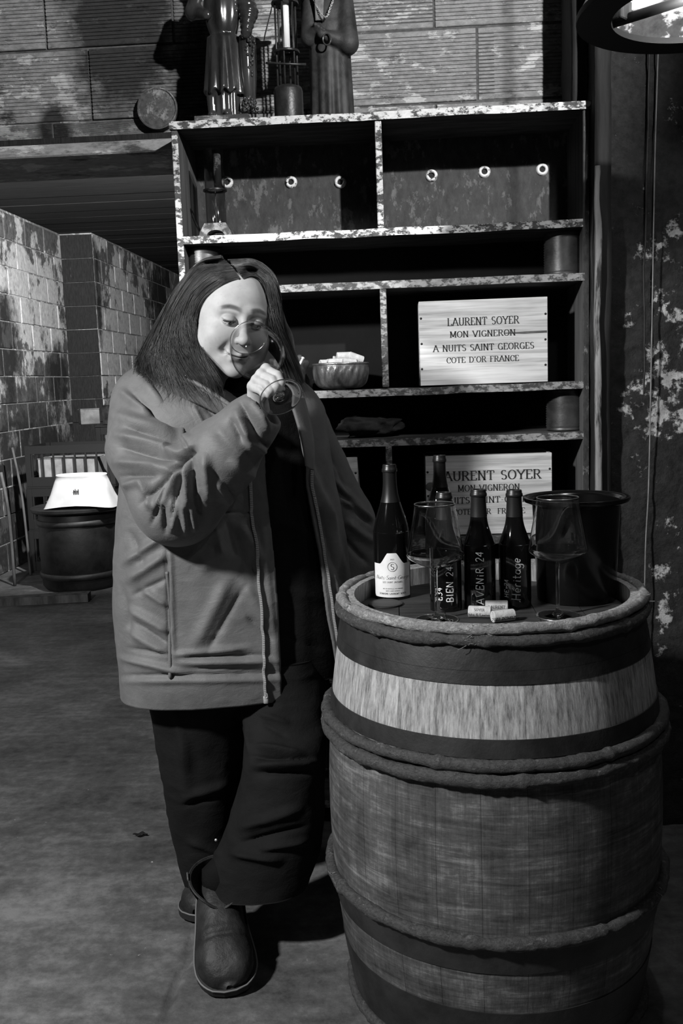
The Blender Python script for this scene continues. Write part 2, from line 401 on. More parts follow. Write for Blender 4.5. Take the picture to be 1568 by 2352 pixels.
fl = obj('floor', join(grid(P), ([(-3.3, 3.0, 0), (1.3, 3.0, 0), (1.3, 12.4, 0), (-3.3, 12.4, 0)], [(0, 1, 2, 3)]),
    ([(-3.3, -1.5, 0), (1.9, -1.5, 0), (1.9, 1.4, 0), (-3.3, 1.4, 0)], [(0, 1, 2, 3)]), ([(-3.3, 1.4, 0), (-1.3, 1.4, 0), (-1.3, 3.0, 0), (-3.3, 3.0, 0)], [(0, 1, 2, 3)]),
    ([(1.3, 1.4, 0), (1.9, 1.4, 0), (1.9, 3.0, 0), (1.3, 3.0, 0)], [(0, 1, 2, 3)])), m_floor, kind='structure')
# ribbed clay block
def ribbed(w_, h_, d_, n=17):
    hw, hh = w_/2, h_/2; prof = [(-hh, d_), (-hh, 0.002), (-hh+0.002, 0)]; m0 = 0.012; st = (h_-2*m0)/n
    for k in range(n):
        z = -hh+m0+k*st; prof += [(z+st*0.30, 0), (z+st*0.42, 0.0032), (z+st*0.58, 0.0032), (z+st*0.70, 0)]
    prof += [(hh-0.002, 0), (hh, 0.002), (hh, d_)]
    k = len(prof); V = [(-hw, y, z) for z, y in prof]+[(hw, y, z) for z, y in prof]
    return np.array(V), [(i, i+k, i+1+k, i+1) for i in range(k-1)]+[list(range(k)), [i+k for i in range(k)][::-1]]
WB = 3.02; BH = 0.211; BW = 0.39
wall_b = obj('wall_back', join(box((-3.3, WB+0.005, 2.085), (-0.62, WB+0.2, 3.05)), box((-0.62, WB+0.005, 0), (1.9, WB+0.2, 3.05))), m_mortar, kind='structure', smooth=False)
bm_ = obj('brick', ribbed(BW-0.008, BH-0.008, 0.06), m_block, smooth=False); rme = bm_.data; bpy.data.objects.remove(bm_)
for row in range(-1, 4):
    z = 2.143+BH*(row+0.5); off = 0.271+(0.0 if row % 2 == 0 else -0.125)
    for k in range(-6, 3):
        x = off+BW*(k+0.5)
        if x+BW/2 < -1.9 or x-BW/2 > 0.66: continue
        jz = z; sz = 1.0
        if row == -1 and x < -0.62: sz = 0.27; jz = 2.143-BH*0.135
        if row == -1 and x > -0.62: sz = 1.0
        jit = random.uniform(-0.004, 0.004)
        inst(rme, 'brick', Matrix.LocRotScale((x, WB-0.001+jit, jz), mathutils.Euler((0, random.uniform(-0.004, 0.004), random.uniform(-0.006, 0.006))), (1, 1, sz)), wall_b)
# lintel under the left part of the wall
lt = obj('trim_1', box((-3.3, 2.90, 2.016), (-0.618, 3.22, 2.052), 0.004), wall_mat('lintel_grey', (0.16, 0.34), (0.4, 0.55), 0.6, 12, [], stretch=(0.6, 1, 2), grime=(14, 0.52, 0.8)), kind='structure', smooth=False)
obj('trim_2', box((-3.3, 2.985, 2.052), (-0.618, 3.2, 2.09)), m_soot_shade, kind='structure', smooth=False)  # dark strip painting the shade of the gap above the lintel
# far room
wl = obj('wall_left', join(box((-3.2, 3.2, 0), (-2.93, 8.6, 2.72)), box((-3.2, 8.6, 0), (-2.64, 12.2, 2.72))), m_lime, kind='structure', smooth=False)
bk = obj('brick', box((-0.02, -0.5, -0.5), (0.02, 0.5, 0.5), 0.012), m_white, smooth=False); bme = bk.data; bpy.data.objects.remove(bk)
bk = obj('brick', box((-0.5, -0.02, -0.5), (0.5, 0.02, 0.5), 0.012), m_soot_shade, smooth=False); bme2 = bk.data; bpy.data.objects.remove(bk)
for r_ in range(13):
    z = 0.105+0.207*r_
    for k in range(5):
        y = 8.6-0.21-0.42*k+(0.21 if r_ % 2 else 0)-0.0; l = 0.41
        if y+l/2 > 8.6: l = 0.2; y = 8.6-0.105
        inst(bme, 'brick', Matrix.LocRotScale((-2.944+random.uniform(-0.004, 0.004), y, z), mathutils.Euler((0, 0, 0)), (1, l-0.009, 0.207-0.009)), wl)
    for k in range(7):
        y = 8.6+0.21+0.42*k+(-0.21 if r_ % 2 else 0); l = 0.41
        if y-l/2 < 8.6: l = 0.2; y = 8.6+0.105
        inst(bme, 'brick', Matrix.LocRotScale((-2.654+random.uniform(-0.004, 0.004), y, z), mathutils.Euler((0, 0, 0)), (1, l-0.008, 0.207-0.008)), wl)
    inst(bme2, 'brick', Matrix.LocRotScale((-2.785, 8.612+random.uniform(-0.006, 0.006), z), mathutils.Euler((0, 0, 0)), (0.29, 1, 0.207-0.001)), wl)  # pier face kept dark by colour under the far lamp, over sooty streaks
obj('wall_end', box((-3.2, 12.2, 0), (-0.4, 12.4, 2.72)), m_soot_shade, kind='structure', smooth=False)
obj('wall_passage', box((-0.6, WB+0.2, 0), (-0.4, 12.2, 2.72)), m_mortar, kind='structure', smooth=False)
ce = obj('ceiling', box((-3.2, WB+0.2, 2.745), (-0.4, 12.4, 2.9)), m_concrete_dark, kind='structure', smooth=False)
pk = obj('plank', box((-1.4, -0.5, -0.015), (1.4, 0.5, 0.03), 0.006), m_concrete_dark, smooth=False); pme = pk.data; bpy.data.objects.remove(pk)
y = WB+0.22
while y < 12.1:
    wd = random.uniform(0.2, 0.34)
    inst(pme, 'plank', Matrix.LocRotScale((-1.8, y+wd/2, 2.72+random.uniform(-0.002, 0.002)), mathutils.Euler((0, 0, 0)), (1, wd-0.008, 1)), ce); y += wd
# right wall, rough plaster
gx = np.linspace(0.585, 1.9, 150); gz = np.linspace(-0.02, 3.05, 340); X, Z = np.meshgrid(gx, gz); P = np.stack([X, np.full_like(X, 2.72), Z], -1)
P[..., 1] += 0.010*fbm(P, 3.0, 4)+0.006*np.abs(fbm(P, 14, 3))
obj('wall_right', join(grid(P), box((0.6, 2.76, 0), (1.9, 3.0, 3.05))), m_plaster, kind='structure')
obj('wall_side', box((1.9, -1.5, 0), (2.0, 3.2, 3.05)), m_plaster, kind='structure', smooth=False)
# jamb beside the shelf: dark timber with a lighter split strip
m_jamb = flake('split_timber', (0.006, 0.022), (0.05, 0.12), 7, 0.6, 0.06, (1.5, 1.5, 0.16), rough=0.75, fine=22, bmp=0.8)
m_strip = flake('pale_split_wood', (0.015, 0.04), (0.14, 0.3), 9, 0.47, 0.05, (1.5, 1.5, 0.2), rough=0.8, fine=30, bmp=0.8)
def rough_post(x0, x1, y0, y1, z0, z1, amp=0.004, n=90):
    V = []; zz = np.linspace(z0, z1, n); k = 12
    base = [(x0, y0), ((x0*2+x1)/3, y0), ((x0+2*x1)/3, y0), (x1, y0), (x1, (y0*2+y1)/3), (x1, (y0+2*y1)/3), (x1, y1), ((x0+2*x1)/3, y1), ((x0*2+x1)/3, y1), (x0, y1), (x0, (y0+2*y1)/3), (x0, (y0*2+y1)/3)]
    P = np.array([[(bx, by, z) for bx, by in base] for z in zz]); P[..., 0] += amp*fbm(P*[1, 1, 0.5], 18, 3); P[..., 1] += amp*fbm(P*[1, 1, 0.3]+5, 25, 3)
    v, f = grid(P, True); f = f+[list(range(k))[::-1], [(n-1)*k+i for i in range(k)]]
    return v, f
obj('trim_3', rough_post(0.549, 0.592, 2.685, 2.78, 0, 3.05), m_jamb, kind='structure')
obj('trim_4', rough_post(0.547, 0.562, 2.668, 2.688, 0.55, 1.87, 0.005), m_strip, kind='structure')
obj('trim_5', rough_post(0.512, 0.549, 2.80, 2.98, 2.05, 3.05), m_jamb, kind='structure')
# ================================================================== shelf
m_edge = flake('chipped_white_paint', (0.03, 0.10), (0.46, 0.66), 70, 0.45, 0.06, (0.6, 1, 1), big=(7, 0.35), bmp=0.5, fine=90)
m_edge2 = flake('dirty_grey_paint', (0.03, 0.09), (0.20, 0.36), 60, 0.47, 0.08, (0.6, 1, 1), big=(7, 0.35), bmp=0.5, fine=90)
m_edge3 = flake('bare_dark_edge', (0.02, 0.06), (0.14, 0.30), 50, 0.58, 0.08, (1, 1, 0.5), big=(7, 0.35), bmp=0.5, fine=90)
m_in = M('grey_shelf_wood', 0.025, 0.085, 6, (1, 8, 1), rough=0.8, bmp=0.4, rnd=9)
m_side = M('grey_panel_wood', 0.03, 0.11, 7, (4, 4, 0.35), rough=0.8, bmp=0.5, rnd=9, con=(0.3, 0.7))
m_backp = wall_mat('grimy_back_panel', (0.035, 0.075), (0.09, 0.16), 0.6, 22, [], stretch=(1.6, 1, 0.8), bmp=0.4)
SF = 2.75; SB = WB-0.025
def edged(o, other):
    o.data.materials.append(other)
    for p in o.data.polygons:
        if p.normal.y > -0.7: p.material_index = 1
    return o
shelf = empty('shelving_unit', (0, 2.88, 0), 'tall open wooden shelf with chipped white edges behind the barrel', 'shelf')
zc = [at(900, yy, SF)[2] for yy in (264, 531, 653, 898, 1013, 1244)]
XL, XR = at(405, 400, SF)[0], at(1346, 400, SF)[0]
TH = 0.0105
def bowed(x0, x1, y0, y1, z, th, sag=0.0, bmpy=0.0015, n=40):
    xs = np.linspace(x0, x1, n); P = []
    for x in xs:
        u = (x-x0)/(x1-x0); dz = -sag*4*u*(1-u)+bmpy*fbm(np.array([x*1.0, z*3, 0.3]), 9, 2); e = bmpy*fbm(np.array([x*2.0, z*3, 5.3]), 14, 2)
        P.append([(x, y0+e, z+dz-th), (x, y0+e, z+dz+th), (x, y1, z+dz+th), (x, y1, z+dz-th)])
    v, f = grid(np.array(P), True); f = [q[::-1] for q in f]
    return v, f+[[0, 1, 2, 3], [4*(n-1)+i for i in (3, 2, 1, 0)]]
names = ['white chipped top board', None, None, None, 'bowed lower board', None]
for k, z in enumerate(zc):
    x1 = XR+(0.012 if k == 0 else -0.004)
    edged(obj('board', bowed(XL-(0.012 if k == 0 else -0.004), x1, SF-(0.006 if k == 0 else 0), SB, z, TH, 0.003 if k > 2 else 0.001), m_edge if k < 2 else m_edge2, shelf, smooth=False), m_in)
for z in (0.45, 0.06): edged(obj('board', bowed(XL, XR, SF, SB, z, TH), m_edge2, shelf, smooth=False), m_in)
edged(obj('side_panel', box((XL-0.009, SF, 0), (XL+0.009, SB, zc[0]-TH), 0.002), m_edge, shelf, smooth=False), m_side)
edged(obj('side_panel', box((XR-0.009, SF, 0), (XR+0.009, SB, zc[0]-TH), 0.002), m_edge3, shelf, smooth=False), m_side)
def divider(px, py, k):
    x = at(px, py, SF)[0]
    edged(obj('divider', box((x-0.009, SF+0.001, zc[k+1]+TH), (x+0.009, SB, zc[k]-TH), 0.002), m_edge if k == 0 else m_edge2, shelf, smooth=False), m_side)
divider(871, 400, 0); divider(882, 770, 2); divider(893, 1060, 4)
bp = obj('back_panel', box((XL, SB, zc[1]), (XR, SB+0.02, zc[0])), m_backp, shelf, smooth=False)
obj('back_panel', box((XL, SB, 0), (XR, SB+0.02, zc[1])), M('shade_black_board', 0.002, 0.006, 5, rough=0.9), shelf, smooth=False)  # near-black colour stands in for the dark of the open lower bays
m_ring = flake('chipped_white_enamel', (0.02, 0.05), (0.6, 0.8), 60, 0.40, 0.05, bmp=0.2, fine=90, rough=0.45)
m_black = plain('hole_black', 0.006, 0.8)
for px, py in ((521, 424), (668, 424), (781, 424), (991, 409), (1112, 400), (1245, 395)):
    p = at(px, py-6, SB-0.004)
    prof = [(0.0085, 0.0), (0.0085, -0.006), (0.012, -0.009), (0.016, -0.007), (0.0185, 0.0)]
    v, f = lathe(prof, 24, cap=False); v = np.stack([v[:, 0], -(-v[:, 2])*1.0, v[:, 1]], -1)
    obj('eyelet', xf((v, f), None, (p[0], SB, p[2])), m_ring, bp)
    obj('eyelet_hole', xf((np.array([(0.009*cos(a), -0.0012, 0.009*sin(a)) for a in np.linspace(0, 2*pi, 20, False)]), [list(range(20))]), None, (p[0], SB, p[2])), m_black, bp)  # flat black disc in place of an open hole
# ================================================================== lettering (own stroke alphabet)
def arc(cx, cy, rx, ry, a0, a1, n=12): return [(cx+rx*cos(radians(a)), cy+ry*sin(radians(a))) for a in np.linspace(a0, a1, n)]
def L(*p): return list(p)
GL = {
 'A': (0.8, [L((0, 0), (0.38, 1)), L((0.4, 1), (0.8, 0)), L((0.14, 0.36), (0.66, 0.36))]),
 'B': (0.66, [L((0.1, 0), (0.1, 1)), [(0.1, 1), (0.35, 1)]+arc(0.35, 0.76, 0.22, 0.24, 90, -90)+[(0.1, 0.52)], [(0.1, 0.52), (0.38, 0.52)]+arc(0.38, 0.26, 0.26, 0.26, 90, -90)+[(0.1, 0)]]),
 'C': (0.7, [arc(0.4, 0.5, 0.36, 0.5, 40, 320, 22), L((0.68, 0.62), (0.68, 0.98))]),
 'D': (0.76, [L((0.1, 0), (0.1, 1)), [(0.1, 1), (0.3, 1)]+arc(0.3, 0.5, 0.42, 0.5, 90, -90, 18)+[(0.1, 0)]]),
 'E': (0.62, [L((0.1, 0), (0.1, 1)), L((0.1, 1), (0.58, 1), (0.58, 0.8)), L((0.1, 0.52), (0.46, 0.52)), L((0.1, 0), (0.6, 0), (0.6, 0.22))]),
 'F': (0.6, [L((0.1, 0), (0.1, 1)), L((0.1, 1), (0.58, 1), (0.58, 0.8)), L((0.1, 0.52), (0.46, 0.52))]),
 'G': (0.76, [arc(0.4, 0.5, 0.36, 0.5, 40, 330, 22), L((0.7, 0), (0.7, 0.42), (0.45, 0.42))]),
 'H': (0.78, [L((0.1, 0), (0.1, 1)), L((0.66, 0), (0.66, 1)), L((0.1, 0.52), (0.66, 0.52))]),
 'I': (0.3, [L((0.15, 0), (0.15, 1))]),
 'L': (0.62, [L((0.1, 1), (0.1, 0)), L((0.1, 0), (0.6, 0), (0.6, 0.25))]),
 'M': (0.95, [L((0.1, 0), (0.1, 1)), L((0.1, 1), (0.47, 0.1)), L((0.47, 0.1), (0.84, 1)), L((0.84, 1), (0.84, 0))]),
 'N': (0.8, [L((0.1, 0), (0.1, 1)), L((0.1, 1), (0.68, 0)), L((0.68, 0), (0.68, 1))]),
 'O': (0.8, [arc(0.4, 0.5, 0.37, 0.5, 90, 450, 26)]),
 'R': (0.74, [L((0.1, 0), (0.1, 1)), [(0.1, 1), (0.36, 1)]+arc(0.36, 0.75, 0.24, 0.25, 90, -90)+[(0.1, 0.5)], L((0.36, 0.5), (0.7, 0))]),
 'S': (0.6, [arc(0.3, 0.75, 0.23, 0.25, 30, 270, 14)+arc(0.3, 0.25, 0.25, 0.25, 90, -150, 14)]),
 'T': (0.7, [L((0.35, 0), (0.35, 1)), L((0, 0.78), (0.02, 1), (0.68, 1), (0.7, 0.78))]),
 'U': (0.76, [[(0.1, 1), (0.1, 0.3)]+arc(0.38, 0.3, 0.28, 0.3, 180, 360, 12)+[(0.66, 1)]]),
 'V': (0.76, [L((0, 1), (0.38, 0)), L((0.38, 0), (0.76, 1))]),
 'Y': (0.74, [L((0, 1), (0.37, 0.45)), L((0.37, 0.45), (0.74, 1)), L((0.37, 0.45), (0.37, 0))]),
 'J': (0.5, [[(0.36, 1), (0.36, 0.2)]+arc(0.18, 0.2, 0.18, 0.2, 0, -150, 8)]),
 'Q': (0.8, [arc(0.4, 0.5, 0.37, 0.5, 90, 450, 26), L((0.45, 0.25), (0.75, -0.12))]),
 '-': (0.42, [L((0.04, 0.42), (0.36, 0.42))]), '=': (0.42, [L((0.04, 0.56), (0.36, 0.58)), L((0.04, 0.3), (0.38, 0.34))]), "'": (0.2, [L((0.12, 1.02), (0.06, 0.78))]), '.': (0.2, [L((0.08, 0.0), (0.12, 0.05))]), ' ': (0.42, []), '&': (0.7, [L((0.66, 0), (0.15, 0.8)), arc(0.32, 0.84, 0.16, 0.16, 190, -20, 8), arc(0.3, 0.26, 0.26, 0.26, 120, 350, 12)]),
 '2': (0.56, [arc(0.28, 0.72, 0.24, 0.28, 165, -20, 10)+[(0.04, 0), (0.54, 0)]]), '4': (0.6, [L((0.42, 0), (0.42, 1)), L((0.42, 1), (0.03, 0.33), (0.58, 0.33))]),
 '0': (0.6, [arc(0.3, 0.5, 0.26, 0.5, 90, 450, 20)]), '3': (0.56, [arc(0.26, 0.75, 0.22, 0.25, 150, -90, 9)+arc(0.26, 0.25, 0.26, 0.25, 90, -150, 9)]),
 '1': (0.3, [L((0.02, 0.8), (0.18, 1), (0.18, 0))]), '8': (0.56, [arc(0.28, 0.75, 0.2, 0.25, -90, 270, 16), arc(0.28, 0.25, 0.25, 0.25, 90, 450, 16)]), '9': (0.56, [arc(0.28, 0.72, 0.24, 0.28, 0, 360, 14)+[(0.5, 0.4), (0.3, 0)]]),
 'a': (0.52, [arc(0.25, 0.27, 0.22, 0.27, 30, 360, 14), L((0.47, 0.55), (0.47, 0.08), (0.54, 0))]),
 'e': (0.5, [[(0.03, 0.28), (0.44, 0.3)]+arc(0.25, 0.3, 0.21, 0.27, 10, 310, 14)]),
 'é': (0.5, [[(0.03, 0.28), (0.44, 0.3)]+arc(0.25, 0.3, 0.21, 0.27, 10, 310, 14), L((0.2, 0.7), (0.4, 0.92))]),
 'g': (0.52, [arc(0.25, 0.28, 0.22, 0.26, 20, 380, 14), [(0.47, 0.55), (0.47, -0.2)]+arc(0.26, -0.2, 0.21, 0.2, 0, -160, 8)]),
 'i': (0.24, [L((0.12, 0.54), (0.12, 0.05), (0.2, 0)), L((0.12, 0.72), (0.13, 0.78))]),
 'n': (0.52, [L((0.08, 0.55), (0.08, 0)), [(0.08, 0.35)]+arc(0.27, 0.33, 0.18, 0.22, 160, 0, 8)+[(0.46, 0)]]),
 'o': (0.5, [arc(0.25, 0.27, 0.21, 0.27, 90, 450, 16)]), 'r': (0.4, [L((0.08, 0.55), (0.08, 0)), [(0.08, 0.3)]+arc(0.25, 0.35, 0.16, 0.2, 150, 50, 6)]),
 's': (0.42, [arc(0.22, 0.42, 0.15, 0.14, 40, 250, 8)+arc(0.2, 0.14, 0.17, 0.14, 80, -140, 8)]), 't': (0.4, [[(0.16, 0.85), (0.16, 0.12)]+arc(0.27, 0.12, 0.11, 0.12, 180, 300, 5), L((0.02, 0.55), (0.36, 0.55))]),
 'u': (0.54, [[(0.08, 0.55), (0.08, 0.2)]+arc(0.25, 0.2, 0.17, 0.2, 180, 330, 8)+[(0.46, 0.55), (0.46, 0.05), (0.52, 0)]]), 'v': (0.5, [L((0.02, 0.55), (0.24, 0)), L((0.24, 0), (0.48, 0.55))]),
 'l': (0.24, [L((0.1, 1), (0.1, 0.08), (0.2, 0))]), 'd': (0.54, [arc(0.25, 0.27, 0.22, 0.27, 30, 360, 14), L((0.47, 1), (0.47, 0))]),
}
def text(s, h, fn, thick_=0.13, thin=0.06, serif=True, slant=0.0, gap=0.16, align=0.5, wob=0.0):
    """flat ribbons; fn maps (u, v) metres -> xyz"""
    wtot = sum(GL[c][0]+gap for c in s)-gap; x0 = -wtot*align; V = []; Fc = []
    def ribbon(pts):
        p = np.array(pts, float)
        if wob: p = p+wob*RNG.normal(size=p.shape)*0.4
        q = [p[0]]
        for a, b in zip(p[:-1], p[1:]):
            k = max(1, int(np.hypot(*(b-a))/0.25)); q += [a+(b-a)*(i+1)/k for i in range(k)]
        p = np.array(q); d = np.gradient(p, axis=0); d /= np.linalg.norm(d, axis=1)[:, None]+1e-9
        wd = (thin+(thick_-thin)*np.abs(d[:, 1])**1.5)/2; nr = np.stack([-d[:, 1], d[:, 0]], 1)*wd[:, None]; n0 = len(V)
        for a, b in zip(p+nr, p-nr): V.append(a); V.append(b)
        for i in range(len(p)-1): Fc.append((n0+2*i+1, n0+2*i+3, n0+2*i+2, n0+2*i))
    x = x0
    for c in s:
        wd, st = GL[c]; up = c.isupper()
        for s_ in st:
            pts = [(x+px+slant*py, py) for px, py in s_]; ribbon(pts)
            if serif and up and c not in 'OSCGQ':
                for (px, py), (qx, qy) in ((s_[0], s_[1]), (s_[-1], s_[-2])):
                    if abs(py-qy) > 0.4 and (py < 0.02 or py > 0.98): ribbon([(x+px-0.15, py), (x+px+0.15, py)])
        x += wd+gap
    V = np.array(V)*h
    return np.array([fn(a, b) for a, b in V]), Fc
# ================================================================== barrel
BX, BY, BH_ = 0.187, 1.985, 0.885
def br(z): return 0.351-0.048*((np.asarray(z)-BH_/2)/(BH_/2))**2
def oak():
    mt, t, b = nt('barrel_oak'); v = coords(t, (1, 1, 1)); oi = nd(t, 'ShaderNodeObjectInfo')
    g = nd(t, 'ShaderNodeNewGeometry'); vz = g.outputs['Position']
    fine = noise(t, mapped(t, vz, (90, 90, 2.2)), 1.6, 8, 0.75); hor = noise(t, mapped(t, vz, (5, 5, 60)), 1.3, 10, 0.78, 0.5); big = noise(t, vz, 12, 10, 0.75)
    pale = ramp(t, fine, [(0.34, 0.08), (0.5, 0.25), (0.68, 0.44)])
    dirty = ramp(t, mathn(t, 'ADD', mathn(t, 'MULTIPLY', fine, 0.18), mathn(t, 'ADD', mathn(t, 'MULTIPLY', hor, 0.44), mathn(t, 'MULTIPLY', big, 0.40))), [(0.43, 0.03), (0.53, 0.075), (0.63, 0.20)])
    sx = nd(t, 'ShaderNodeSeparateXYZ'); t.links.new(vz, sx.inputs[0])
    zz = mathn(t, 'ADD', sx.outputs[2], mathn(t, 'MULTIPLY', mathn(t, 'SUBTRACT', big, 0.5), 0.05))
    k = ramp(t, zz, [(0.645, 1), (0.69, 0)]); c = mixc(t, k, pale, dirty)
    tone = mathn(t, 'MULTIPLY_ADD', oi.outputs['Random'], 0.14); t.nodes[-1].inputs[2].default_value = 0.9
    t.links.new(mixc(t, 1.0, c, tone, 'MULTIPLY'), b.inputs['Base Color']); b.inputs['Roughness'].default_value = 0.7; b.inputs['Specular IOR Level'].default_value = 0.25
    bump(t, b, mathn(t, 'ADD', fine, mathn(t, 'MULTIPLY', hor, 0.5)), 0.45, 0.002); return mt
m_oak = oak()
m_iron = M('black_hoop_iron', 0.006, 0.02, 14, rough=0.55, bmp=0.25, bsc=60, spec=0.45)
m_hoopwood = flake('worn_chestnut', (0.018, 0.06), (0.11, 0.24), 60, 0.55, 0.2, (1, 1, 1.6), big=(14, 0.4), rough=0.7, fine=140, bmp=1.0, spec=0.3)
m_rimwood = flake('worn_rim_wood', (0.10, 0.24), (0.34, 0.58), 60, 0.48, 0.2, (1, 1, 1.6), big=(14, 0.35), rough=0.7, fine=140, bmp=1.0, spec=0.3)
m_head = M('barrel_head_oak', 0.012, 0.045, 6, (1, 9, 1), rough=0.6, bmp=0.4, rnd=5, con=(0.3, 0.7))
barrel = empty('wine_barrel', (BX, BY, 0), 'upright oak wine barrel used as a tasting table', 'barrel')
NS = 26; zs = np.linspace(0, BH_, 26); dA = 2*pi/NS
def stave():
    P = []
    for z in zs:
        r = float(br(z)); e = 0.0003/r; row = []
        for a in np.linspace(-dA/2+e, dA/2-e, 5): row.append((r*cos(a), r*sin(a), z))
        ri = r-0.024 if 0.03 < z < BH_-0.03 else r-0.019
        for a in np.linspace(dA/2-e, -dA/2+e, 5): row.append((ri*cos(a), ri*sin(a), z))
        P.append(row)
    P = np.array(P); P[:, 0, :2] *= 0.9992; P[:, 4, :2] *= 0.9992
    v, f = grid(P, True); n = len(zs); return v, f+[list(range(10))[::-1], [(n-1)*10+i for i in range(10)]]
sv = obj('stave', stave(), m_oak, angle=35); sme = sv.data; bpy.data.objects.remove(sv)
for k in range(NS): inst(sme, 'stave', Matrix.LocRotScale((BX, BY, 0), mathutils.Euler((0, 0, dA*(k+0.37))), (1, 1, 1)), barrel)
def iron(z0, z1, t=0.0022):
    z = np.linspace(z0, z1, 6); pr = [(float(br(z0)), z0)]+[(float(br(q))+t, q) for q in z]+[(float(br(z1)), z1)]
    return lathe(pr, 96, (BX, BY, 0), cap=False)
for z0, z1 in ((0.783, 0.807), (0.8075, 0.852), (0.652, 0.686), (0.237, 0.290), (0.085, 0.150), (0.036, 0.0845)):
    h_ = obj('iron_hoop', iron(z0, z1), m_iron, barrel, angle=40)
def woodhoop(z, rad, seed, split=True, out=0.55):
    n = 300; th = np.linspace(0, 2*pi, n, False); r = float(br(z))+rad*out
    q = np.stack([3*np.cos(th), 3*np.sin(th), np.full(n, seed*1.7)], 1)
    rr = rad*(1+0.16*vnoise(q, 2.0)+0.10*vnoise(q, 7.0)+0.05*vnoise(q, 22.0)); zz = z+0.0022*vnoise(q+9, 1.5)
    for kn in range(7):
        a0 = (seed*2.3+kn*0.93) % (2*pi); dd = (th-a0+pi) % (2*pi)-pi; rr = rr+rad*0.28*np.exp(-(dd/0.022)**2)
    P = np.stack([BX+r*np.cos(th), BY+r*np.sin(th), zz], 1)
    v, f = tube(P, rr, 12, closed=True); ang = np.arctan2(v[:, 1]-BY, v[:, 0]-BX); nr = vnormals(v, f)
    v = v+nr*(0.0011*vnoise(np.stack([np.cos(ang)*9, np.sin(ang)*9, v[:, 2]*260], 1), 3.0)+0.0008*vnoise(v, 160))[:, None]; return v, f
hs = [(0.8815, 0.0105, 1, m_rimwood), (0.8605, 0.0115, 2, m_hoopwood), (0.641, 0.0125, 3, m_hoopwood), (0.6145, 0.0135, 4, m_hoopwood), (0.304, 0.0125, 5, m_hoopwood), (0.024, 0.0115, 6, m_hoopwood)]
hobs = [obj('wooden_hoop', woodhoop(z, r, s), mt, barrel) for z, r, s, mt in hs]
# frayed willow bindings on the wooden hoops
for hk, a, cnt in ((0, -1.72, 9), (1, -1.78, 7), (0, -2.75, 6), (2, -2.95, 8), (0, -0.35, 5), (4, -2.8, 5), (4, -0.55, 4)):
    z, r, _, _ = hs[hk]; R = float(br(z))+r*0.9; parts = []
    for i in range(cnt):
        b0 = a+random.uniform(-0.05, 0.05); p0 = np.array([BX+R*cos(b0), BY+R*sin(b0), z+random.uniform(-0.6, 1.0)*r])
        d = np.array([-sin(b0)*random.uniform(-1, 1)+cos(b0)*0.4, cos(b0)*random.uniform(-1, 1)+sin(b0)*0.4, random.uniform(-0.7, 0.5)])*random.uniform(0.008, 0.024)
        parts.append(tube(spl([p0-d*0.2, p0+d*0.5+np.array([cos(b0), sin(b0), 0])*0.003, p0+d], 6), [0.0006]*6, 4))
    obj('binding', join(*parts), m_rimwood, hobs[hk], kind='stuff')
HZ = 0.846
hp = [-0.278, -0.19, -0.095, 0.0, 0.09, 0.185, 0.278]
for a, b_ in zip(hp[:-1], hp[1:]):
    n = 14; R = 0.2815; up = [(BX+x, BY+s*sqrt(max(R*R-x*x, 1e-6)), 0) for s in (1,) for x in np.linspace(a+0.0008, b_-0.0008, n)]
    dn = [(x, 2*BY-y, z) for x, y, z in up]
    ring = np.array(dn+up[::-1]); top = ring+[0, 0, HZ]; bot = ring+[0, 0, HZ-0.02]; k = len(ring)
    obj('head_board', (np.concatenate([top, bot]), [list(range(k)), [k+i for i in range(k)][::-1]]+[(i, k+i, k+(i+1) % k, (i+1) % k) for i in range(k)]), m_head, barrel, smooth=False)
# ================================================================== bottles
m_glassdark = plain('dark_bottle_glass', 0.003, 0.06, spec=0.6, coat=0.5)
m_foil = plain('matt_black_capsule', 0.009, 0.38, spec=0.4)
m_paper = M('cream_label_paper', 0.62, 0.72, 30, rough=0.7, bmp=0.05)
m_ink = plain('print_ink', 0.03, 0.7); m_pen = plain('white_paint_pen', 0.75, 0.6)
def bprof(R, H, kind):
    if kind == 0:   # sloping Burgundy shape, R 0.04, H 0.297
        ks = [(0.86, 0), (0.97, 0.004), (1, 0.012), (1, 0.46), (0.985, 0.50), (0.92, 0.55), (0.80, 0.61), (0.66, 0.67), (0.53, 0.725), (0.44, 0.775), (0.385, 0.83), (0.365, 0.88), (0.36, 0.945)]
    else:
        ks = [(0.86, 0), (0.97, 0.004), (1, 0.012), (1, 0.50), (0.985, 0.53), (0.93, 0.565), (0.82, 0.61), (0.70, 0.655), (0.60, 0.70), (0.535, 0.75), (0.49, 0.82), (0.465, 0.88), (0.455, 0.94)]
    q = spl([(r*R, z*H if z > 0.02 else z*0.3) for r, z in ks], 60)
    rn = ks[-1][0]*R
    lip = [(rn*1.12, 0.945*H), (rn*1.14, 0.955*H), (rn*1.12, 0.968*H), (rn*1.04, 0.973*H), (rn*1.02, 0.99*H), (rn*0.96, H), (rn*0.7, H), (rn*0.66, 0.97*H)]
    return [tuple(p) for p in q], lip
def bottle(px, py, R, H, kind, label, foil=0.70, grp=None, pos=None):
    p = atz(px, py, HZ); x, y = (p[0], p[1]+R*0.9) if pos is None else pos
    b = empty('wine_bottle', (x, y, HZ+0.0005), label, 'bottle', grp)
    body, lip = bprof(R, H, kind); c = (x, y, HZ+0.0005)
    gl = obj('glass', lathe([(0.0, 0.012), (0.5*R, 0.006)]+body, 56, c, cap=False), m_glassdark, b)
    z0 = foil*H; ne = [(r+0.0004, z) for r, z in body if z > z0]
    obj('neck_capsule', lathe([(ne[0][0]-0.0006, ne[0][1])]+ne+[(r+0.0004, z) for r, z in lip], 40, c, cap=False), m_foil, b, angle=50)
    return b, c, R
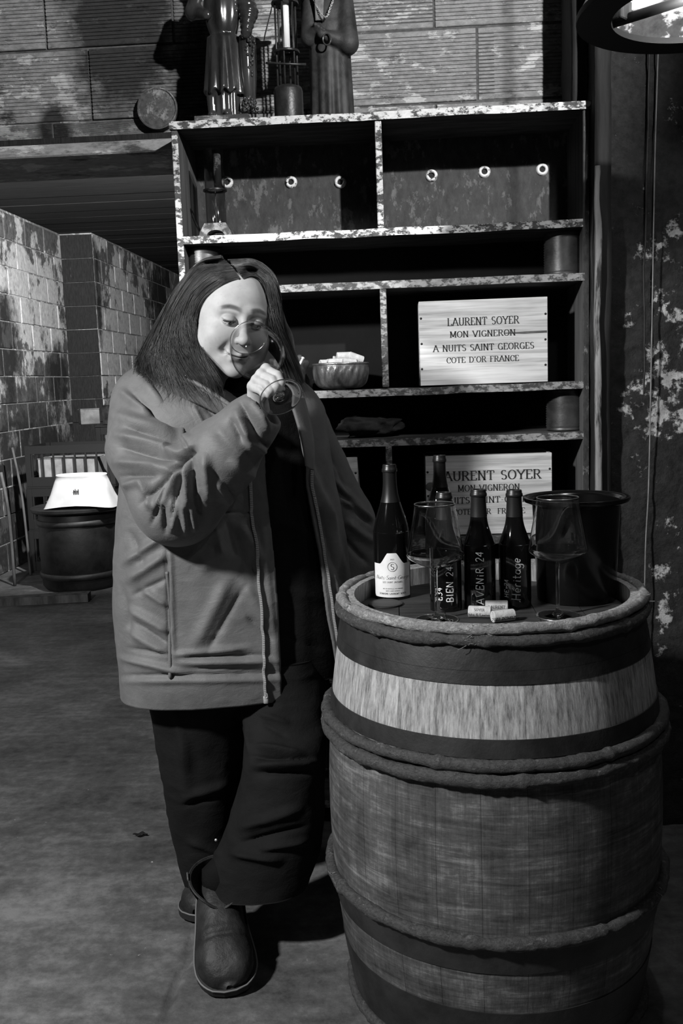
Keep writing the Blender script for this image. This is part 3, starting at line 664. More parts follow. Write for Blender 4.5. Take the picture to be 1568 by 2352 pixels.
def on_cyl(c, R, a0, z0, e=0.0005):
    return lambda u, v: (c[0]+(R+e)*sin(a0+u/R), c[1]-(R+e)*cos(a0+u/R), c[2]+z0+v)
def on_cyl_up(c, R, a0, z0, e=0.0005):     # reads upwards
    return lambda u, v: (c[0]+(R+e)*sin(a0-v/R), c[1]-(R+e)*cos(a0-v/R), c[2]+z0+u)
bA, cA, RA = bottle(902, 1378, 0.0405, 0.297, 0, 'tall dark wine bottle with arched cream paper label, left on the barrel', 0.72)
def lab_top(a): return 0.081+0.024*np.clip(1.35*cos(min(abs(a)/0.80, 1)*pi)*0.5+0.62, 0, 1.0)
A_ = np.linspace(-1.22, 1.22, 60); P = np.array([[(cA[0]+(RA+0.0003)*sin(a), cA[1]-(RA+0.0003)*cos(a), cA[2]+0.006+s*(lab_top(a)-0.006)) for a in A_] for s in np.linspace(0, 1, 14)])
lab = obj('paper_label', grid(P), m_paper, bA, label='cream arched label with printed lettering')
pr = [text('S', 0.0125, on_cyl(cA, RA, 0.02, 0.0685), 0.14, 0.09), text('2023', 0.0032, on_cyl(cA, RA, 0.02, 0.0895), 0.14, 0.1, False),
      text('Nuits-Saint-Georges', 0.0085, on_cyl(cA, RA, 0.06, 0.0465), 0.10, 0.05, False, 0.28, 0.06), text('LES SAINT JACQUES', 0.0034, on_cyl(cA, RA, 0.02, 0.0385), 0.16, 0.1),
      text('DOMAINE LAURENT SOYER', 0.0036, on_cyl(cA, RA, 0.02, 0.0125), 0.2, 0.1), text('MIS EN BOUTEILLE AU DOMAINE'.replace('P', 'R'), 0.0021, on_cyl(cA, RA, 0.02, 0.0245), 0.16, 0.1), text('NUITS-SAINT-GEORGES', 0.0021, on_cyl(cA, RA, 0.02, 0.0195), 0.16, 0.1)]
fn = on_cyl(cA, RA, 0.02, 0.0745)
for r in (0.0105, 0.0097):
    pts = [fn(r*cos(a), r*sin(a)) for a in np.linspace(0, 2*pi, 40, False)]; pr.append(tube(pts, 0.00022, 4, closed=True))
obj('lettering', join(*pr), m_ink, lab, smooth=False)
bB, cB, RB = bottle(1016, 1330, 0.0405, 0.297, 0, 'tallest dark unlabelled wine bottle, standing behind the short one marked BIEN', 0.74)
bC, cC, RC = bottle(1026, 1406, 0.0335, 0.247, 1, 'short dark bottle with BIEN 24 in white pen, behind a wine glass', 0.76)
bD, cD, RD = bottle(1105, 1402, 0.0335, 0.250, 1, 'short dark bottle with AVENIR 24 in white pen, middle of the short ones', 0.76)
bE, cE, RE = bottle(1187, 1398, 0.0335, 0.246, 1, 'short dark bottle with Héritage in white pen, next to the black bucket', 0.76)
obj('handwriting', join(text('BIEN 24', 0.0145, on_cyl_up(cC, RC, 0.42, 0.058), 0.11, 0.11, False, 0.05, 0.2, 0.5, 0.03), text('E34', 0.0125, on_cyl_up(cC, RC, -0.28, 0.038), 0.11, 0.11, False, 0.05, 0.2, 0.5, 0.03)), m_pen, bC, smooth=False, label='white handwriting')
obj('handwriting', text('AVENiR 24', 0.0155, on_cyl_up(cD, RD, 0.16, 0.068), 0.11, 0.11, False, 0.08, 0.2, 0.5, 0.03), m_pen, bD, smooth=False, label='white handwriting')
obj('handwriting', join(text('Héritage', 0.0185, on_cyl_up(cE, RE, 0.22, 0.062), 0.10, 0.10, False, 0.1, 0.14, 0.5, 0.025), text('HE=24', 0.010, on_cyl_up(cE, RE, -0.52, 0.042), 0.12, 0.12, False, 0.05, 0.2, 0.5, 0.03)), m_pen, bE, smooth=False, label='white handwriting')
# ================================================================== wine glasses
m_wgt = thin_glass('clear_held_glass', 0.985, 0.6)
m_wg = real_glass('clear_wine_glass')
m_stem = real_glass('clear_glass_stem')
m_gedge = thin_glass('polished_glass_edge', 0.75, 0.6, 16.0, 0.28)
def wine_glass(name, label, cat, loc, R=None, kind=0, s=1.0, grp='stemmed wine glasses'):
    """axis +z, foot at origin"""
    if kind == 0: bow = [(0.0045, 0.103), (0.012, 0.107), (0.032, 0.115), (0.052, 0.126), (0.0575, 0.134), (0.056, 0.142), (0.050, 0.175), (0.0435, 0.210), (0.0398, 0.236)]
    else: bow = [(0.0045, 0.090), (0.016, 0.094), (0.036, 0.106), (0.051, 0.125), (0.0555, 0.145), (0.053, 0.168), (0.047, 0.190), (0.041, 0.207)]
    o = empty(name, loc, label, cat, grp); T = lambda vf: xf(vf, R, loc, s)
    q = spl(bow, 36); inn = [(max(r-0.0009, 0.0002), z+0.0006) for r, z in q[::-1]]
    obj('bowl', T(lathe([tuple(p) for p in q]+[(q[-1][0]-0.00045, q[-1][1]+0.0005)]+inn, 64, cap=False)), m_wg if kind == 0 else m_wgt, o)
    zs_ = bow[0][1]
    st = spl([(0.0, 0.0005), (0.028, 0.0), (0.0423, 0.0), (0.0428, 0.0018), (0.03, 0.0026), (0.012, 0.005), (0.0055, 0.011), (0.0038, 0.02), (0.0035, 0.05), (0.0036, zs_-0.012), (0.0048, zs_+0.001)], 50)
    obj('stem_and_foot', T(lathe([(max(r, 0.0), z) for r, z in st], 48, cap=False)), m_stem, o)
    rim = bow[-1]; obj('lip', T(tube([(rim[0]*cos(a), rim[0]*sin(a), rim[1]) for a in np.linspace(0, 2*pi, 64, False)], 0.0009, 6, closed=True)), m_gedge, o)
    obj('foot_edge', T(tube([(0.0428*cos(a), 0.0428*sin(a), 0.0012) for a in np.linspace(0, 2*pi, 64, False)], 0.0011, 6, closed=True)), m_gedge, o)
    return o
p = atz(1003, 1424, HZ); wine_glass('wine_glass', 'empty clear wine glass standing in front of the tall unlabelled bottle', 'glass', (p[0], p[1], HZ))
p = atz(1281, 1415, HZ); wine_glass('wine_glass', 'empty clear wine glass standing in front of the black bucket', 'glass', (p[0], p[1], HZ), s=1.02)
# ================================================================== bucket, corks, coaster
m_plastic = plain('black_glossy_plastic', 0.0025, 0.2, spec=0.4)
p = atz(1338, 1392, HZ); bx, by = p[0], p[1]+0.075
bk = empty('bucket', (bx, by, HZ), 'tall black plastic spittoon bucket with wide flared rim on the barrel', 'bucket')
obj('body', lathe([(0.0, 0.004), (0.078, 0.004), (0.080, 0.0), (0.0825, 0.003), (0.0925, 0.215), (0.0905, 0.215), (0.079, 0.010), (0.0, 0.008)], 64, (bx, by, HZ), cap=False), m_plastic, bk, angle=40)
obj('rim', lathe([(0.0915, 0.205), (0.098, 0.209), (0.109, 0.213), (0.1125, 0.218), (0.1115, 0.2225), (0.106, 0.2225), (0.094, 0.217), (0.0905, 0.21)], 64, (bx, by, HZ), cap=False), m_plastic, bk, angle=50)
m_cork = M('cork', 0.30, 0.52, 60, rough=0.85, bmp=0.4, bsc=120, con=(0.3, 0.7), rnd=3)
def cork(px, py, ang, label, words, z=None, grp='corks on the barrel', tilt=0.0, Y=None, L_=0.046, R_=0.0118):
    if Y is None: p = atz(px, py, HZ+R_); c = np.array([p[0], p[1], HZ+R_]) if z is None else np.array([*atz(px, py, z)[:2], z])
    else: c = at(px, py, Y)
    RR = rot('z', ang) @ rot('x', tilt)
    v, f = lathe([(0.0, -L_/2), (R_-0.0012, -L_/2), (R_, -L_/2+0.0012), (R_*1.005, 0), (R_, L_/2-0.0012), (R_-0.0012, L_/2), (0.0, L_/2)], 20, cap=False)
    v = np.stack([v[:, 2], v[:, 1], -v[:, 0]], -1)
    o = obj('cork', xf((v, f), RR, c), m_cork, angle=40); tag(o, label, 'cork', grp)
    for s, vv, h in words:
        t_ = text(s, h, lambda u, v_: (u, -(R_+0.0003)*cos((v_+vv)/R_), (R_+0.0003)*sin((v_+vv)/R_)), 0.16, 0.1, True)
        obj('stamp', xf(t_, RR, c), m_ink, o, smooth=False)
    return o
cork(1102, 1405, -0.22, 'printed cork lying at the left of the three on the barrel head', [('SOYER', 0.004, 0.005), ('Julie & Laurent', -0.006, 0.005)])
cork(1140, 1392, -0.07, 'printed cork lying at the back of the three on the barrel head', [('LAURENT', -0.002, 0.0055)])
cork(1155, 1414, 0.33, 'printed cork lying at the front of the three on the barrel head', [('2023 DOMAINE', -0.006, 0.0062)])
p = atz(881, 1386, HZ); o = obj('coaster', lathe([(0, 0.0), (0.034, 0.0), (0.0375, 0.0012), (0.0375, 0.0038), (0.034, 0.005), (0.030, 0.0042), (0, 0.0042)], 40, (p[0]+0.004, p[1]-0.012, HZ), cap=False), m_head, angle=40); tag(o, 'thin dark round coaster lying in front of the labelled bottle', 'coaster')
# ================================================================== wooden wine crates
def pine():
    mt, t, b = nt('pale_pine'); v = coords(t, (1, 1, 1), 6.0)
    g = noise(t, mapped(t, v, (1.2, 1.2, 26)), 2.4, 4, 0.55, 0.6); f2 = noise(t, mapped(t, v, (3, 3, 120)), 3, 5, 0.6); bg = noise(t, v, 5, 3)
    c = ramp(t, mathn(t, 'ADD', mathn(t, 'MULTIPLY', g, 0.55), mathn(t, 'ADD', mathn(t, 'MULTIPLY', f2, 0.25), mathn(t, 'MULTIPLY', bg, 0.2))), [(0.38, 0.29), (0.5, 0.52), (0.6, 0.66)])
    t.links.new(c, b.inputs['Base Color']); b.inputs['Roughness'].default_value = 0.7; b.inputs['Specular IOR Level'].default_value = 0.2
    bump(t, b, f2, 0.2, 0.001); return mt
m_pine = pine(); m_brand = plain('burnt_lettering', 0.028, 0.8); m_nail = plain('nail_head', 0.02, 0.5, 0.5); m_knot = plain('pine_knot', 0.09, 0.7)
def fit(s, h, wd, fn, **k):
    tot = sum(GL[c][0]+0.16 for c in s)-0.16; sx = wd/(tot*h)
    return text(s, h, lambda u, v: fn(u*sx, v), **k)
def crate(px0, px1, py_top, board, label, rows=(), Yf=2.775, dep=0.17, stain=False, knots=(), yoff=0.0):
    z0 = zc[board]+TH+0.0008; x0 = at(px0, py_top, Yf)[0]; x1 = at(px1, py_top, Yf)[0]; z1 = at((px0+px1)/2, py_top, Yf)[2]; xc = (x0+x1)/2; zm = (z0+z1)/2
    o = empty('wine_crate', (xc, Yf+dep/2, z0), label, 'crate'); bt = 0.009
    fp = obj('front_panel', box((x0, Yf, z0), (x1, Yf+bt, z1), 0.0008), m_pine, o, smooth=False)
    obj('back_panel', box((x0, Yf+dep-bt, z0), (x1, Yf+dep, z1), 0.0008), m_pine, o, smooth=False)
    for sx in (x0, x1-bt): obj('side_panel', box((sx, Yf+bt, z0), (sx+bt, Yf+dep-bt, z1), 0.0008), m_pine, o, smooth=False)
    obj('lid', box((x0+bt, Yf+bt, z1-bt-0.002), (x1-bt, Yf+dep-bt, z1-0.002), 0.0008), m_pine, o, smooth=False)
    obj('bottom', box((x0+bt, Yf+bt, z0), (x1-bt, Yf+dep-bt, z0+bt), 0.0008), m_pine, o, smooth=False)
    for nx in (x0+0.006, x1-0.006):
        for f_ in (0.2, 0.5, 0.8):
            v, f = lathe([(0.0034, 0), (0.0028, 0.0008), (0, 0.0009)], 12); v = np.stack([v[:, 0], -v[:, 2], v[:, 1]], -1)
            obj('nail', xf((v, f), None, (nx+random.uniform(-0.001, 0.001), Yf, z0+(z1-z0)*f_)), m_nail, fp)
    for s, dz, h, wd, dx in rows:
        obj('lettering', fit(s, h, wd, lambda u, v: (xc+dx+u, Yf-0.0004, zm+dz+v-h/2), thick_=0.18, thin=0.075), m_brand, fp, smooth=False)
    for kx, kz, r in knots:
        v, f = lathe([(r, 0), (r*0.9, 0.0006), (0, 0.0007)], 18); v = np.stack([v[:, 0]*1.15, -v[:, 2], v[:, 1]], -1)
        obj('knot', xf((v, f), None, (x0+kx, Yf, z0+kz)), m_knot, fp)
    if stain: obj('dark_grain', xf((np.array([(-0.058, 0, -0.0022), (0.0, 0, -0.0045), (0.06, 0, -0.0035), (0.06, 0, 0.003), (0.0, 0, 0.0025), (-0.058, 0, 0.001)]), [list(range(6))]), None, (x1-0.062, Yf-0.0002, zm+0.022)), M('dark_streak', 0.07, 0.16, 30, (1, 1, 8)), fp)
    return o
crate(961, 1257, 687, 3, 'pale wooden wine crate with branded lettering on the upper shelf', [('LAURENT SOYER', 0.058, 0.0205, 0.200, 0.0), ('MON VIGNERON', 0.023, 0.0165, 0.183, -0.002), ('A NUITS SAINT GEORGES', -0.015, 0.0175, 0.283, 0.0), ("COTE D'OR FRANCE", -0.049, 0.0155, 0.203, -0.003)], stain=True)
crate(976, 1267, 1044, 5, 'pale wooden wine crate with branded lettering behind the bottles', [('LAURENT SOYER', 0.056, 0.026, 0.298, 0.0), ('MON VIGNERON', 0.020, 0.0175, 0.176, 0.0), ('A NUITS SAINT-GEORGES', -0.015, 0.0175, 0.315, 0.0), ("COTE D'OR  FRANCE", -0.049, 0.0155, 0.206, 0.0)], knots=[(0.014, 0.143, 0.013)])
crate(530, 820, 1054, 5, 'pale wooden wine crate mostly hidden behind the person, right edge showing', [('LAURENT SOYER', 0.05, 0.026, 0.27, 0.0)], Yf=2.79)
# ================================================================== tins
m_tin = M('dull_tin', 0.035, 0.10, 14, rough=0.42, bmp=0.15, spec=0.5, metal=0.55)
def tin(px, py, board, label, Y=2.845, R=0.053, Hh=0.128):
    x = at(px, py, Y)[0]; z0 = zc[board]+TH+0.0006; o = empty('tin_can', (x, Y, z0), label, 'tin can', 'ribbed tins on the shelf')
    pr = [(0, 0.0), (R, 0.0), (R+0.0015, 0.001), (R+0.0015, 0.004), (R, 0.006)]; n = 15
    for k in range(n):
        zb = 0.01+k*(Hh-0.022)/n; st = (Hh-0.022)/n; pr += [(R-0.0003, zb), (R+0.002, zb+st*0.5)]
    pr += [(R, Hh-0.008)]
    obj('ribbed_body', lathe(pr+[(R, Hh-0.006)], 56, (x, Y, z0), cap=False), m_tin, o)
    obj('rim', lathe([(R, Hh-0.006), (R+0.0022, Hh-0.005), (R+0.0022, Hh-0.001), (R, Hh), (R-0.003, Hh-0.002)], 56, (x, Y, z0), cap=False), m_tin, o)
    obj('lid', lathe([(R-0.002, Hh-0.003), (R-0.006, Hh-0.005), (0, Hh-0.005)], 40, (x, Y, z0), cap=False), m_tin, o)
tin(1293, 600, 2, 'ribbed tin can at the right end, below the top compartment'); tin(1297, 950, 4, 'ribbed tin can at the right end, below the upper wooden crate'); tin(471, 610, 2, 'ribbed tin can at the left end, just above the hair of the person')
# ================================================================== bowl of corks and neighbours
m_hammer = M('hammered_silver', 0.10, 0.34, 40, (1, 1, 0.5), rough=0.32, bmp=0.5, bsc=70, bdist=0.003, metal=0.8)
zb = zc[3]+TH+0.0006; Yb = 2.835; xb = at(782, 850, Yb)[0]
bo = empty('metal_bowl', (xb, Yb, zb), 'hammered silvery metal bowl filled with corks on the shelf', 'bowl')
n = 96; prof = spl([(0.050, 0.0), (0.066, 0.006), (0.076, 0.020), (0.0805, 0.040), (0.081, 0.058), (0.0805, 0.072), (0.0785, 0.072), (0.079, 0.058), (0.0785, 0.040), (0.074, 0.021), (0.063, 0.009), (0.0, 0.007)], 40)
P = np.array([[((r*(1+0.022*cos(22*a+1.5*sin(z*60))*(1 if 0.008 < z < 0.06 else 0.1))*cos(a)), (r*(1+0.022*cos(22*a+1.5*sin(z*60))*(1 if 0.008 < z < 0.06 else 0.1))*sin(a)), z) for a in np.linspace(0, 2*pi, n, False)] for r, z in prof])
obj('body', xf(grid(P, True), None, (xb, Yb, zb)), m_hammer, bo)
obj('rim_band', xf(lathe([(0.0805, 0.068), (0.083, 0.069), (0.0832, 0.0735), (0.081, 0.0745), (0.0785, 0.0735)], 56, cap=False), None, (xb, Yb, zb)), m_hammer, bo)
cks = [(-0.045, -0.02, 0.074, 0.5, 0), (-0.012, -0.04, 0.076, -0.2, 0), (0.03, -0.032, 0.075, 0.4, 0.1), (0.0, 0.0, 0.083, 0.15, 0.05), (0.045, 0.005, 0.078, -0.5, -0.1), (-0.03, 0.025, 0.076, 1.0, 0), (0.015, -0.018, 0.094, 0.25, 0), (0.02, 0.035, 0.074, -0.9, 0), (0.055, -0.01, 0.088, 0.35, 0.35)]
for dx, dy, dz, a, tl in cks:
    L_ = 0.044; R_ = 0.0112; v, f = lathe([(0.0, -L_/2), (R_-0.0012, -L_/2), (R_, -L_/2+0.0012), (R_, L_/2-0.0012), (R_-0.0012, L_/2), (0.0, L_/2)], 16, cap=False)
    v = np.stack([v[:, 2], v[:, 1], -v[:, 0]], -1); o = obj('cork', xf((v, f), rot('z', a) @ rot('y', tl), (xb+dx*0.85, Yb+dy*0.85, zb+dz)), m_cork, angle=40)
    tag(o, 'pale wine cork heaped in the hammered metal bowl', 'cork', 'corks in the metal bowl')
x, z = at(703, 885, 2.80)[0], zb
tu = obj('tumbler', lathe([(0.0, 0.004), (0.017, 0.004), (0.018, 0.0), (0.0205, 0.03), (0.0195, 0.03), (0.0175, 0.006), (0.0, 0.006)], 32, (x, 2.80, z), cap=False), thin_glass('pressed_glass', 0.8, 0.3, 2.0), angle=40); tag(tu, 'small pressed glass tumbler beside the metal bowl', 'glass')
m_leather = M('dark_leather', 0.012, 0.05, 18, rough=0.55, bmp=0.6, bsc=50)
def lump(c, r, seed, amp=0.12, flat=0.0):
    th = np.linspace(0, 2*pi, 48, False); ph = np.linspace(0.02, pi-0.02, 28); P = np.array([[(sin(p_)*cos(t_), sin(p_)*sin(t_), cos(p_)) for t_ in th] for p_ in ph])
    k = 1+amp*fbm(P+seed, 2.2, 3); P = np.sign(P)*np.abs(P)**0.75*k[..., None]*np.asarray(r); P[..., 2] = np.maximum(P[..., 2], -r[2]*0.9)
    v, f = grid(P, True); n_ = 48; f = [q[::-1] for q in f]+[list(range(n_)), [(27)*n_+i for i in range(n_)][::-1]]
    return v+np.asarray(c), f
c = at(665, 842, 2.88); o = obj('leather_pouch', lump((c[0], 2.88, zb+0.05), (0.055, 0.04, 0.055), 3.1, 0.2), m_leather); tag(o, 'slumped dark leather pouch left of the metal bowl', 'pouch')
p0, p1 = at(683, 846, 2.81), at(694, 825, 2.83); d = p1-p0
o = obj('wooden_peg', tube(spl([p0-d*0.9, p0, p1, p1+d*0.15], 14), [0.0035]*10+[0.005, 0.0058, 0.005, 0.002], 10), m_pine); tag(o, 'short pale wooden peg leaning against the leather pouch', 'peg')
c = at(850, 968, 2.86); o = obj('felt_cap', lump((c[0], 2.87, zc[4]+TH+0.028), (0.085, 0.07, 0.032), 8.2, 0.25), M('dark_felt', 0.008, 0.022, 20, rough=0.9, bmp=0.6)); tag(o, 'crumpled dark felt cap lying on the bowed lower shelf board', 'cap')
# ================================================================== tube lamp in the top compartment
Yt = 2.80; zt = zc[1]+TH+0.0006; xt = at(497, 500, Yt)[0]
tl = empty('tube_lamp', (xt, Yt, zt), 'glass tube candle lamp with arched metal foot in the top compartment', 'lamp')
m_footm = flake('worn_pale_metal', (0.03, 0.08), (0.2, 0.34), 30, 0.45, 0.1, fine=70, rough=0.6)
out = [(-0.048, 0), (-0.044, 0.012), (-0.036, 0.026), (-0.03, 0.036), (0.03, 0.036), (0.036, 0.026), (0.044, 0.012), (0.048, 0)]+[(0.026*cos(a), 0.017*sin(a)) for a in np.linspace(0, pi, 12)]
k = len(out); V = [(x, -0.03, z) for x, z in out]+[(x, 0.03, z) for x, z in out]
obj('arched_foot', xf((np.array(V), [list(range(k)), [k+i for i in range(k)][::-1]]+[(i, k+i, k+(i+1) % k, (i+1) % k) for i in range(k)]), None, (xt, Yt, zt)), m_footm, tl, smooth=False)
m_tubeg = thin_glass('lamp_glass', 0.8, 0.2, 1.6, 0.05)
obj('glass_tube', lathe([(0.0285, 0.036), (0.0285, 0.24), (0.027, 0.24), (0.027, 0.036)], 40, (xt, Yt, zt), cap=False), m_tubeg, tl)
obj('collar_ring', lathe([(0.024, 0.128), (0.034, 0.1275), (0.034, 0.1315), (0.024, 0.132)], 40, (xt, Yt, zt), cap=False), plain('dark_collar', 0.02, 0.4, 0.6), tl, angle=40)
obj('rod', tube([(xt, Yt, zt+0.036), (xt, Yt, zt+0.13)], 0.0016, 8), m_footm, tl)
obj('candle_stub', lathe([(0.0, 0.134), (0.011, 0.134), (0.0115, 0.225), (0.009, 0.229), (0, 0.229)], 24, (xt+0.009, Yt, zt), cap=False), flake('stained_wax', (0.02, 0.05), (0.25, 0.4), 25, 0.5, 0.1), tl)
# ================================================================== statues and lantern on the shelf top
zT = zc[0]+TH+0.0008; SY = 2.825; PX = SY/F*1.012
m_varn = M('varnished_dark_wood', 0.010, 0.05, 10, (1, 1, 0.4), rough=0.16, bmp=0.12, bsc=30, spec=0.6); m_matt = M('dark_matt_plaster', 0.012, 0.04, 20, rough=0.6, bmp=0.4, bsc=60, spec=0.3); m_pltwood = flake('plinth_wood', (0.03, 0.08), (0.2, 0.36), 20, 0.48, 0.08, (0.5, 1, 1), fine=50)
def sx(px): return (px-520)*PX
def smooth_union(ds, k):
    r = ds[0]
    for d in ds[1:]: r = smin(r, d, k)
    return r
def figA(G):
    X, Y, Z = G[..., 0], G[..., 1], G[..., 2]; p = PX
    th = np.arctan2(Y, X); u = np.clip((Z-50*p)/(120*p), 0, 1)
    rx = (44-10*u)*p; ry = (34-8*u)*p; fold = 1+(0.09*(1-u)+0.015)*np.cos(9*th+1.2)+0.05*(1-u)*np.cos(5*th+0.4)
    skirt = (np.sqrt((X/rx)**2+(Y/ry)**2)/fold-1)*30*p; skirt = smax(skirt, smax(Z-172*p, 54*p-Z+0.006*np.cos(9*th), 0.003), 0.004)
    inner = smax((np.sqrt((X/(30*p))**2+(Y/(22*p))**2)/(1+0.07*np.cos(11*th))-1)*25*p, smax(Z-70*p, -Z, 0.002), 0.003)
    d = smin(skirt, inner, 0.004)
    tors = sd_ell(G, (2*p, 0, 228*p), (40*p, 30*p, 78*p))*(1); tors = tors+0.0022*np.cos(6*th)*np.clip((Z-150*p)/(60*p), 0, 1); d = smin(d, tors, 0.006)
    d = smin(d, sd_cap(G, (46*p, -4*p, 275*p), (60*p, -10*p, 215*p), 19*p, 21*p)+0.0016*np.cos(Z/p*0.45), 0.006); d = smin(d, sd_cap(G, (60*p, -10*p, 215*p), (56*p, -26*p, 172*p), 20*p, 12*p)+0.0012*np.cos(Z/p*0.5), 0.006)
    d = smin(d, sd_cap(G, (-40*p, -2*p, 275*p), (-58*p, -8*p, 222*p), 18*p, 19*p), 0.006); d = smin(d, sd_cap(G, (-58*p, -8*p, 222*p), (-28*p, -34*p, 206*p), 17*p, 10*p), 0.006)
    for hx, hy, hz in ((54, -28, 166), (-24, -36, 206)): d = smin(d, sd_ell(G, (hx*p, hy*p, hz*p), (9*p, 8*p, 10*p)), 0.003)
    for lx in (-28, 6): d = smin(d, sd_cap(G, (lx*p, -10*p, 12*p), (lx*p, -8*p, 55*p), 9*p, 12*p), 0.004); d = smin(d, sd_ell(G, (lx*p, -18*p, 7*p), (9*p, 17*p, 8*p)), 0.003)
    coat = smax(np.abs(sd_ell(G, (52*p, 4*p, 130*p), (16*p, 26*p, 110*p)))-0.004, Z-170*p, 0.003); d = smin(d, coat, 0.004)
    d = smin(d, sd_cap(G, (2*p, 0, 290*p), (2*p, -2*p, 325*p), 13*p, 13*p), 0.008); d = smin(d, sd_ell(G, (2*p, -3*p, 352*p), (23*p, 27*p, 31*p)), 0.006); d = smin(d, sd_ell(G, (2*p, -29*p, 350*p), (4*p, 6*p, 8*p)), 0.004)
    d = smin(d, sd_ell(G, (2*p, 2*p, 374*p), (36*p, 36*p, 7*p)), 0.006); return smax(d, -Z, 0.001)
xA = at(518, 270, SY)[0]
stA = empty('statue', (xA, SY, zT), 'glossy carved figure in long apron with grapes, on a plinth on the shelf top', 'statue')
obj('plinth', box((xA-0.079, SY-0.06, zT), (xA+0.074, SY+0.06, zT+0.0165), 0.0015), m_pltwood, stA, smooth=False)
SHX = PX*2
fA = surfnet(figA, (-0.14, -0.085, -0.004), (0.13, 0.075, 0.525), 0.0030)
obj('figure', xf(fA, None, (xA+0.002, SY, zT+0.0165)), m_varn, stA)
gp = []; rr = random.Random(3)
ico = lathe([(0.0, -1.0), (0.5, -0.87), (0.87, -0.5), (1.0, 0.0), (0.87, 0.5), (0.5, 0.87), (0.0, 1.0)], 8, cap=False)
for cx_, z0_, z1_, wd in ((60, 84, 166, 13), (56, 6, 40, 20)):
    gp = []
    for i in range(46):
        u = rr.random(); zz = z0_+(z1_-z0_)*u; ww = wd*(0.35+0.65*u) if z0_ > 50 else wd*(1-0.5*u); a = rr.uniform(-pi, 0.3)
        gp.append(xf(ico, None, (xA+(cx_+ww*cos(a))*PX, SY-0.022+ww*0.8*sin(a)*PX, zT+0.0165+zz*PX), 0.0046))
    obj('grape_bunch', join(*gp), m_varn, stA, kind='stuff')
# lantern between the statues
xl_ = at(664, 270, SY)[0]; la = empty('candle_lantern', (xl_, SY, zT), 'dark metal rod lantern holding a white candle between the statues', 'lantern')
m_lant = M('dark_lantern_iron', 0.012, 0.045, 18, rough=0.4, bmp=0.3, metal=0.3, spec=0.5); m_wax = plain('white_candle_wax', 0.85, 0.5); c = (xl_, SY, zT)
obj('base_can', lathe([(0, 0), (0.041, 0), (0.0415, 0.002), (0.041, 0.085), (0.038, 0.094), (0.026, 0.099), (0, 0.1)], 40, c, cap=False), m_lant, la, angle=50)
for zz, ro in ((0.186, 0.036), (0.316, 0.0375)): obj('disc', lathe([(0.014, zz), (ro, zz), (ro+0.001, zz+0.003), (ro, zz+0.006), (0.014, zz+0.006)], 40, c, cap=False), m_lant, la, angle=50)
for k in range(6):
    a = k*pi/3+0.35; obj('rod', tube([(c[0]+0.029*cos(a), c[1]+0.029*sin(a), zT+0.095), (c[0]+0.029*cos(a), c[1]+0.029*sin(a), zT+0.318)], 0.0028, 8), m_lant, la)
obj('cross_bar', tube([(c[0]-0.056, c[1]-0.031, zT+0.1555), (c[0], c[1]-0.031, zT+0.150), (c[0]+0.056, c[1]-0.031, zT+0.145)], [0.0035, 0.003, 0.0042], 8), m_lant, la)
obj('candle', lathe([(0, 0.195), (0.0115, 0.195), (0.0118, 0.33), (0.010, 0.336), (0.006, 0.339), (0, 0.34)], 24, c, cap=False), m_wax, la)
obj('glass_chimney', lathe([(0.0205, 0.1925), (0.0205, 0.314), (0.0195, 0.314), (0.0195, 0.1925)], 32, c, cap=False), thin_glass('lantern_glass', 0.985, 0.6), la)
obj('shutter', thick(grid(np.array([[(c[0]-0.038-0.024*s, c[1]+0.012*t_, zT+0.308-0.075*s+0.012*t_) for t_ in (-1, 0, 1)] for s in np.linspace(0, 1, 6)])), 0.002), m_lant, la)
# robed statue
def figB(G):
    X, Y, Z = G[..., 0], G[..., 1], G[..., 2]; p = PX; th = np.arctan2(Y, X); u = np.clip(Z/(200*p), 0, 1)
    rx = (46-3*u)*p; ry = (36-4*u)*p; fold = 1+(0.055*(1-u))*np.cos(12*th+0.5)+0.03*(1-u)*np.cos(7*th)
    rb = smax((np.sqrt((X/rx)**2+(Y/ry)**2)/fold-1)*34*p, smax(Z-195*p, -Z, 0.002), 0.012); d = rb
    d = smin(d, sd_ell(G, (0, 2*p, 205*p), (44*p, 33*p, 66*p)), 0.012)
    d = smin(d, sd_cap(G, (38*p, -8*p, 235*p), (40*p, -22*p, 150*p), 17*p, 24*p), 0.008); d = smin(d, sd_cap(G, (40*p, -22*p, 150*p), (-14*p, -44*p, 165*p), 19*p, 10*p), 0.008)
    d = smin(d, sd_cap(G, (-38*p, -8*p, 235*p), (-42*p, -22*p, 165*p), 16*p, 18*p), 0.008); d = smin(d, sd_cap(G, (-42*p, -22*p, 165*p), (-22*p, -42*p, 178*p), 14*p, 10*p), 0.006)
    for k in range(4): d = smin(d, sd_ell(G, ((-26+6*k)*p, -48*p, (182-4*k)*p), (5*p, 7*p, 5*p)), 0.003)
    d = smin(d, sd_cap(G, (0, 2*p, 262*p), (0, -2*p, 284*p), 17*p, 15*p), 0.006); d = smin(d, sd_ell(G, (0, -4*p, 306*p), (24*p, 28*p, 32*p)), 0.006); d = smin(d, sd_ell(G, (0, -31*p, 304*p), (4*p, 6*p, 8*p)), 0.004)
    d = smin(d, smax(np.abs(sd_ell(G, (0, 8*p, 268*p), (44*p, 32*p, 20*p)))-0.004, 262*p-Z, 0.004), 0.004)
    return d
xB = at(762, 266, SY)[0]; stB = empty('statue', (xB, SY, zT), 'dark matt robed figure wearing a pale chain, right of the lantern', 'statue')
obj('figure', xf(surfnet(figB, (-0.10, -0.085, -0.004), (0.11, 0.07, 0.46), 0.0030), None, (xB, SY, zT)), m_matt, stB)
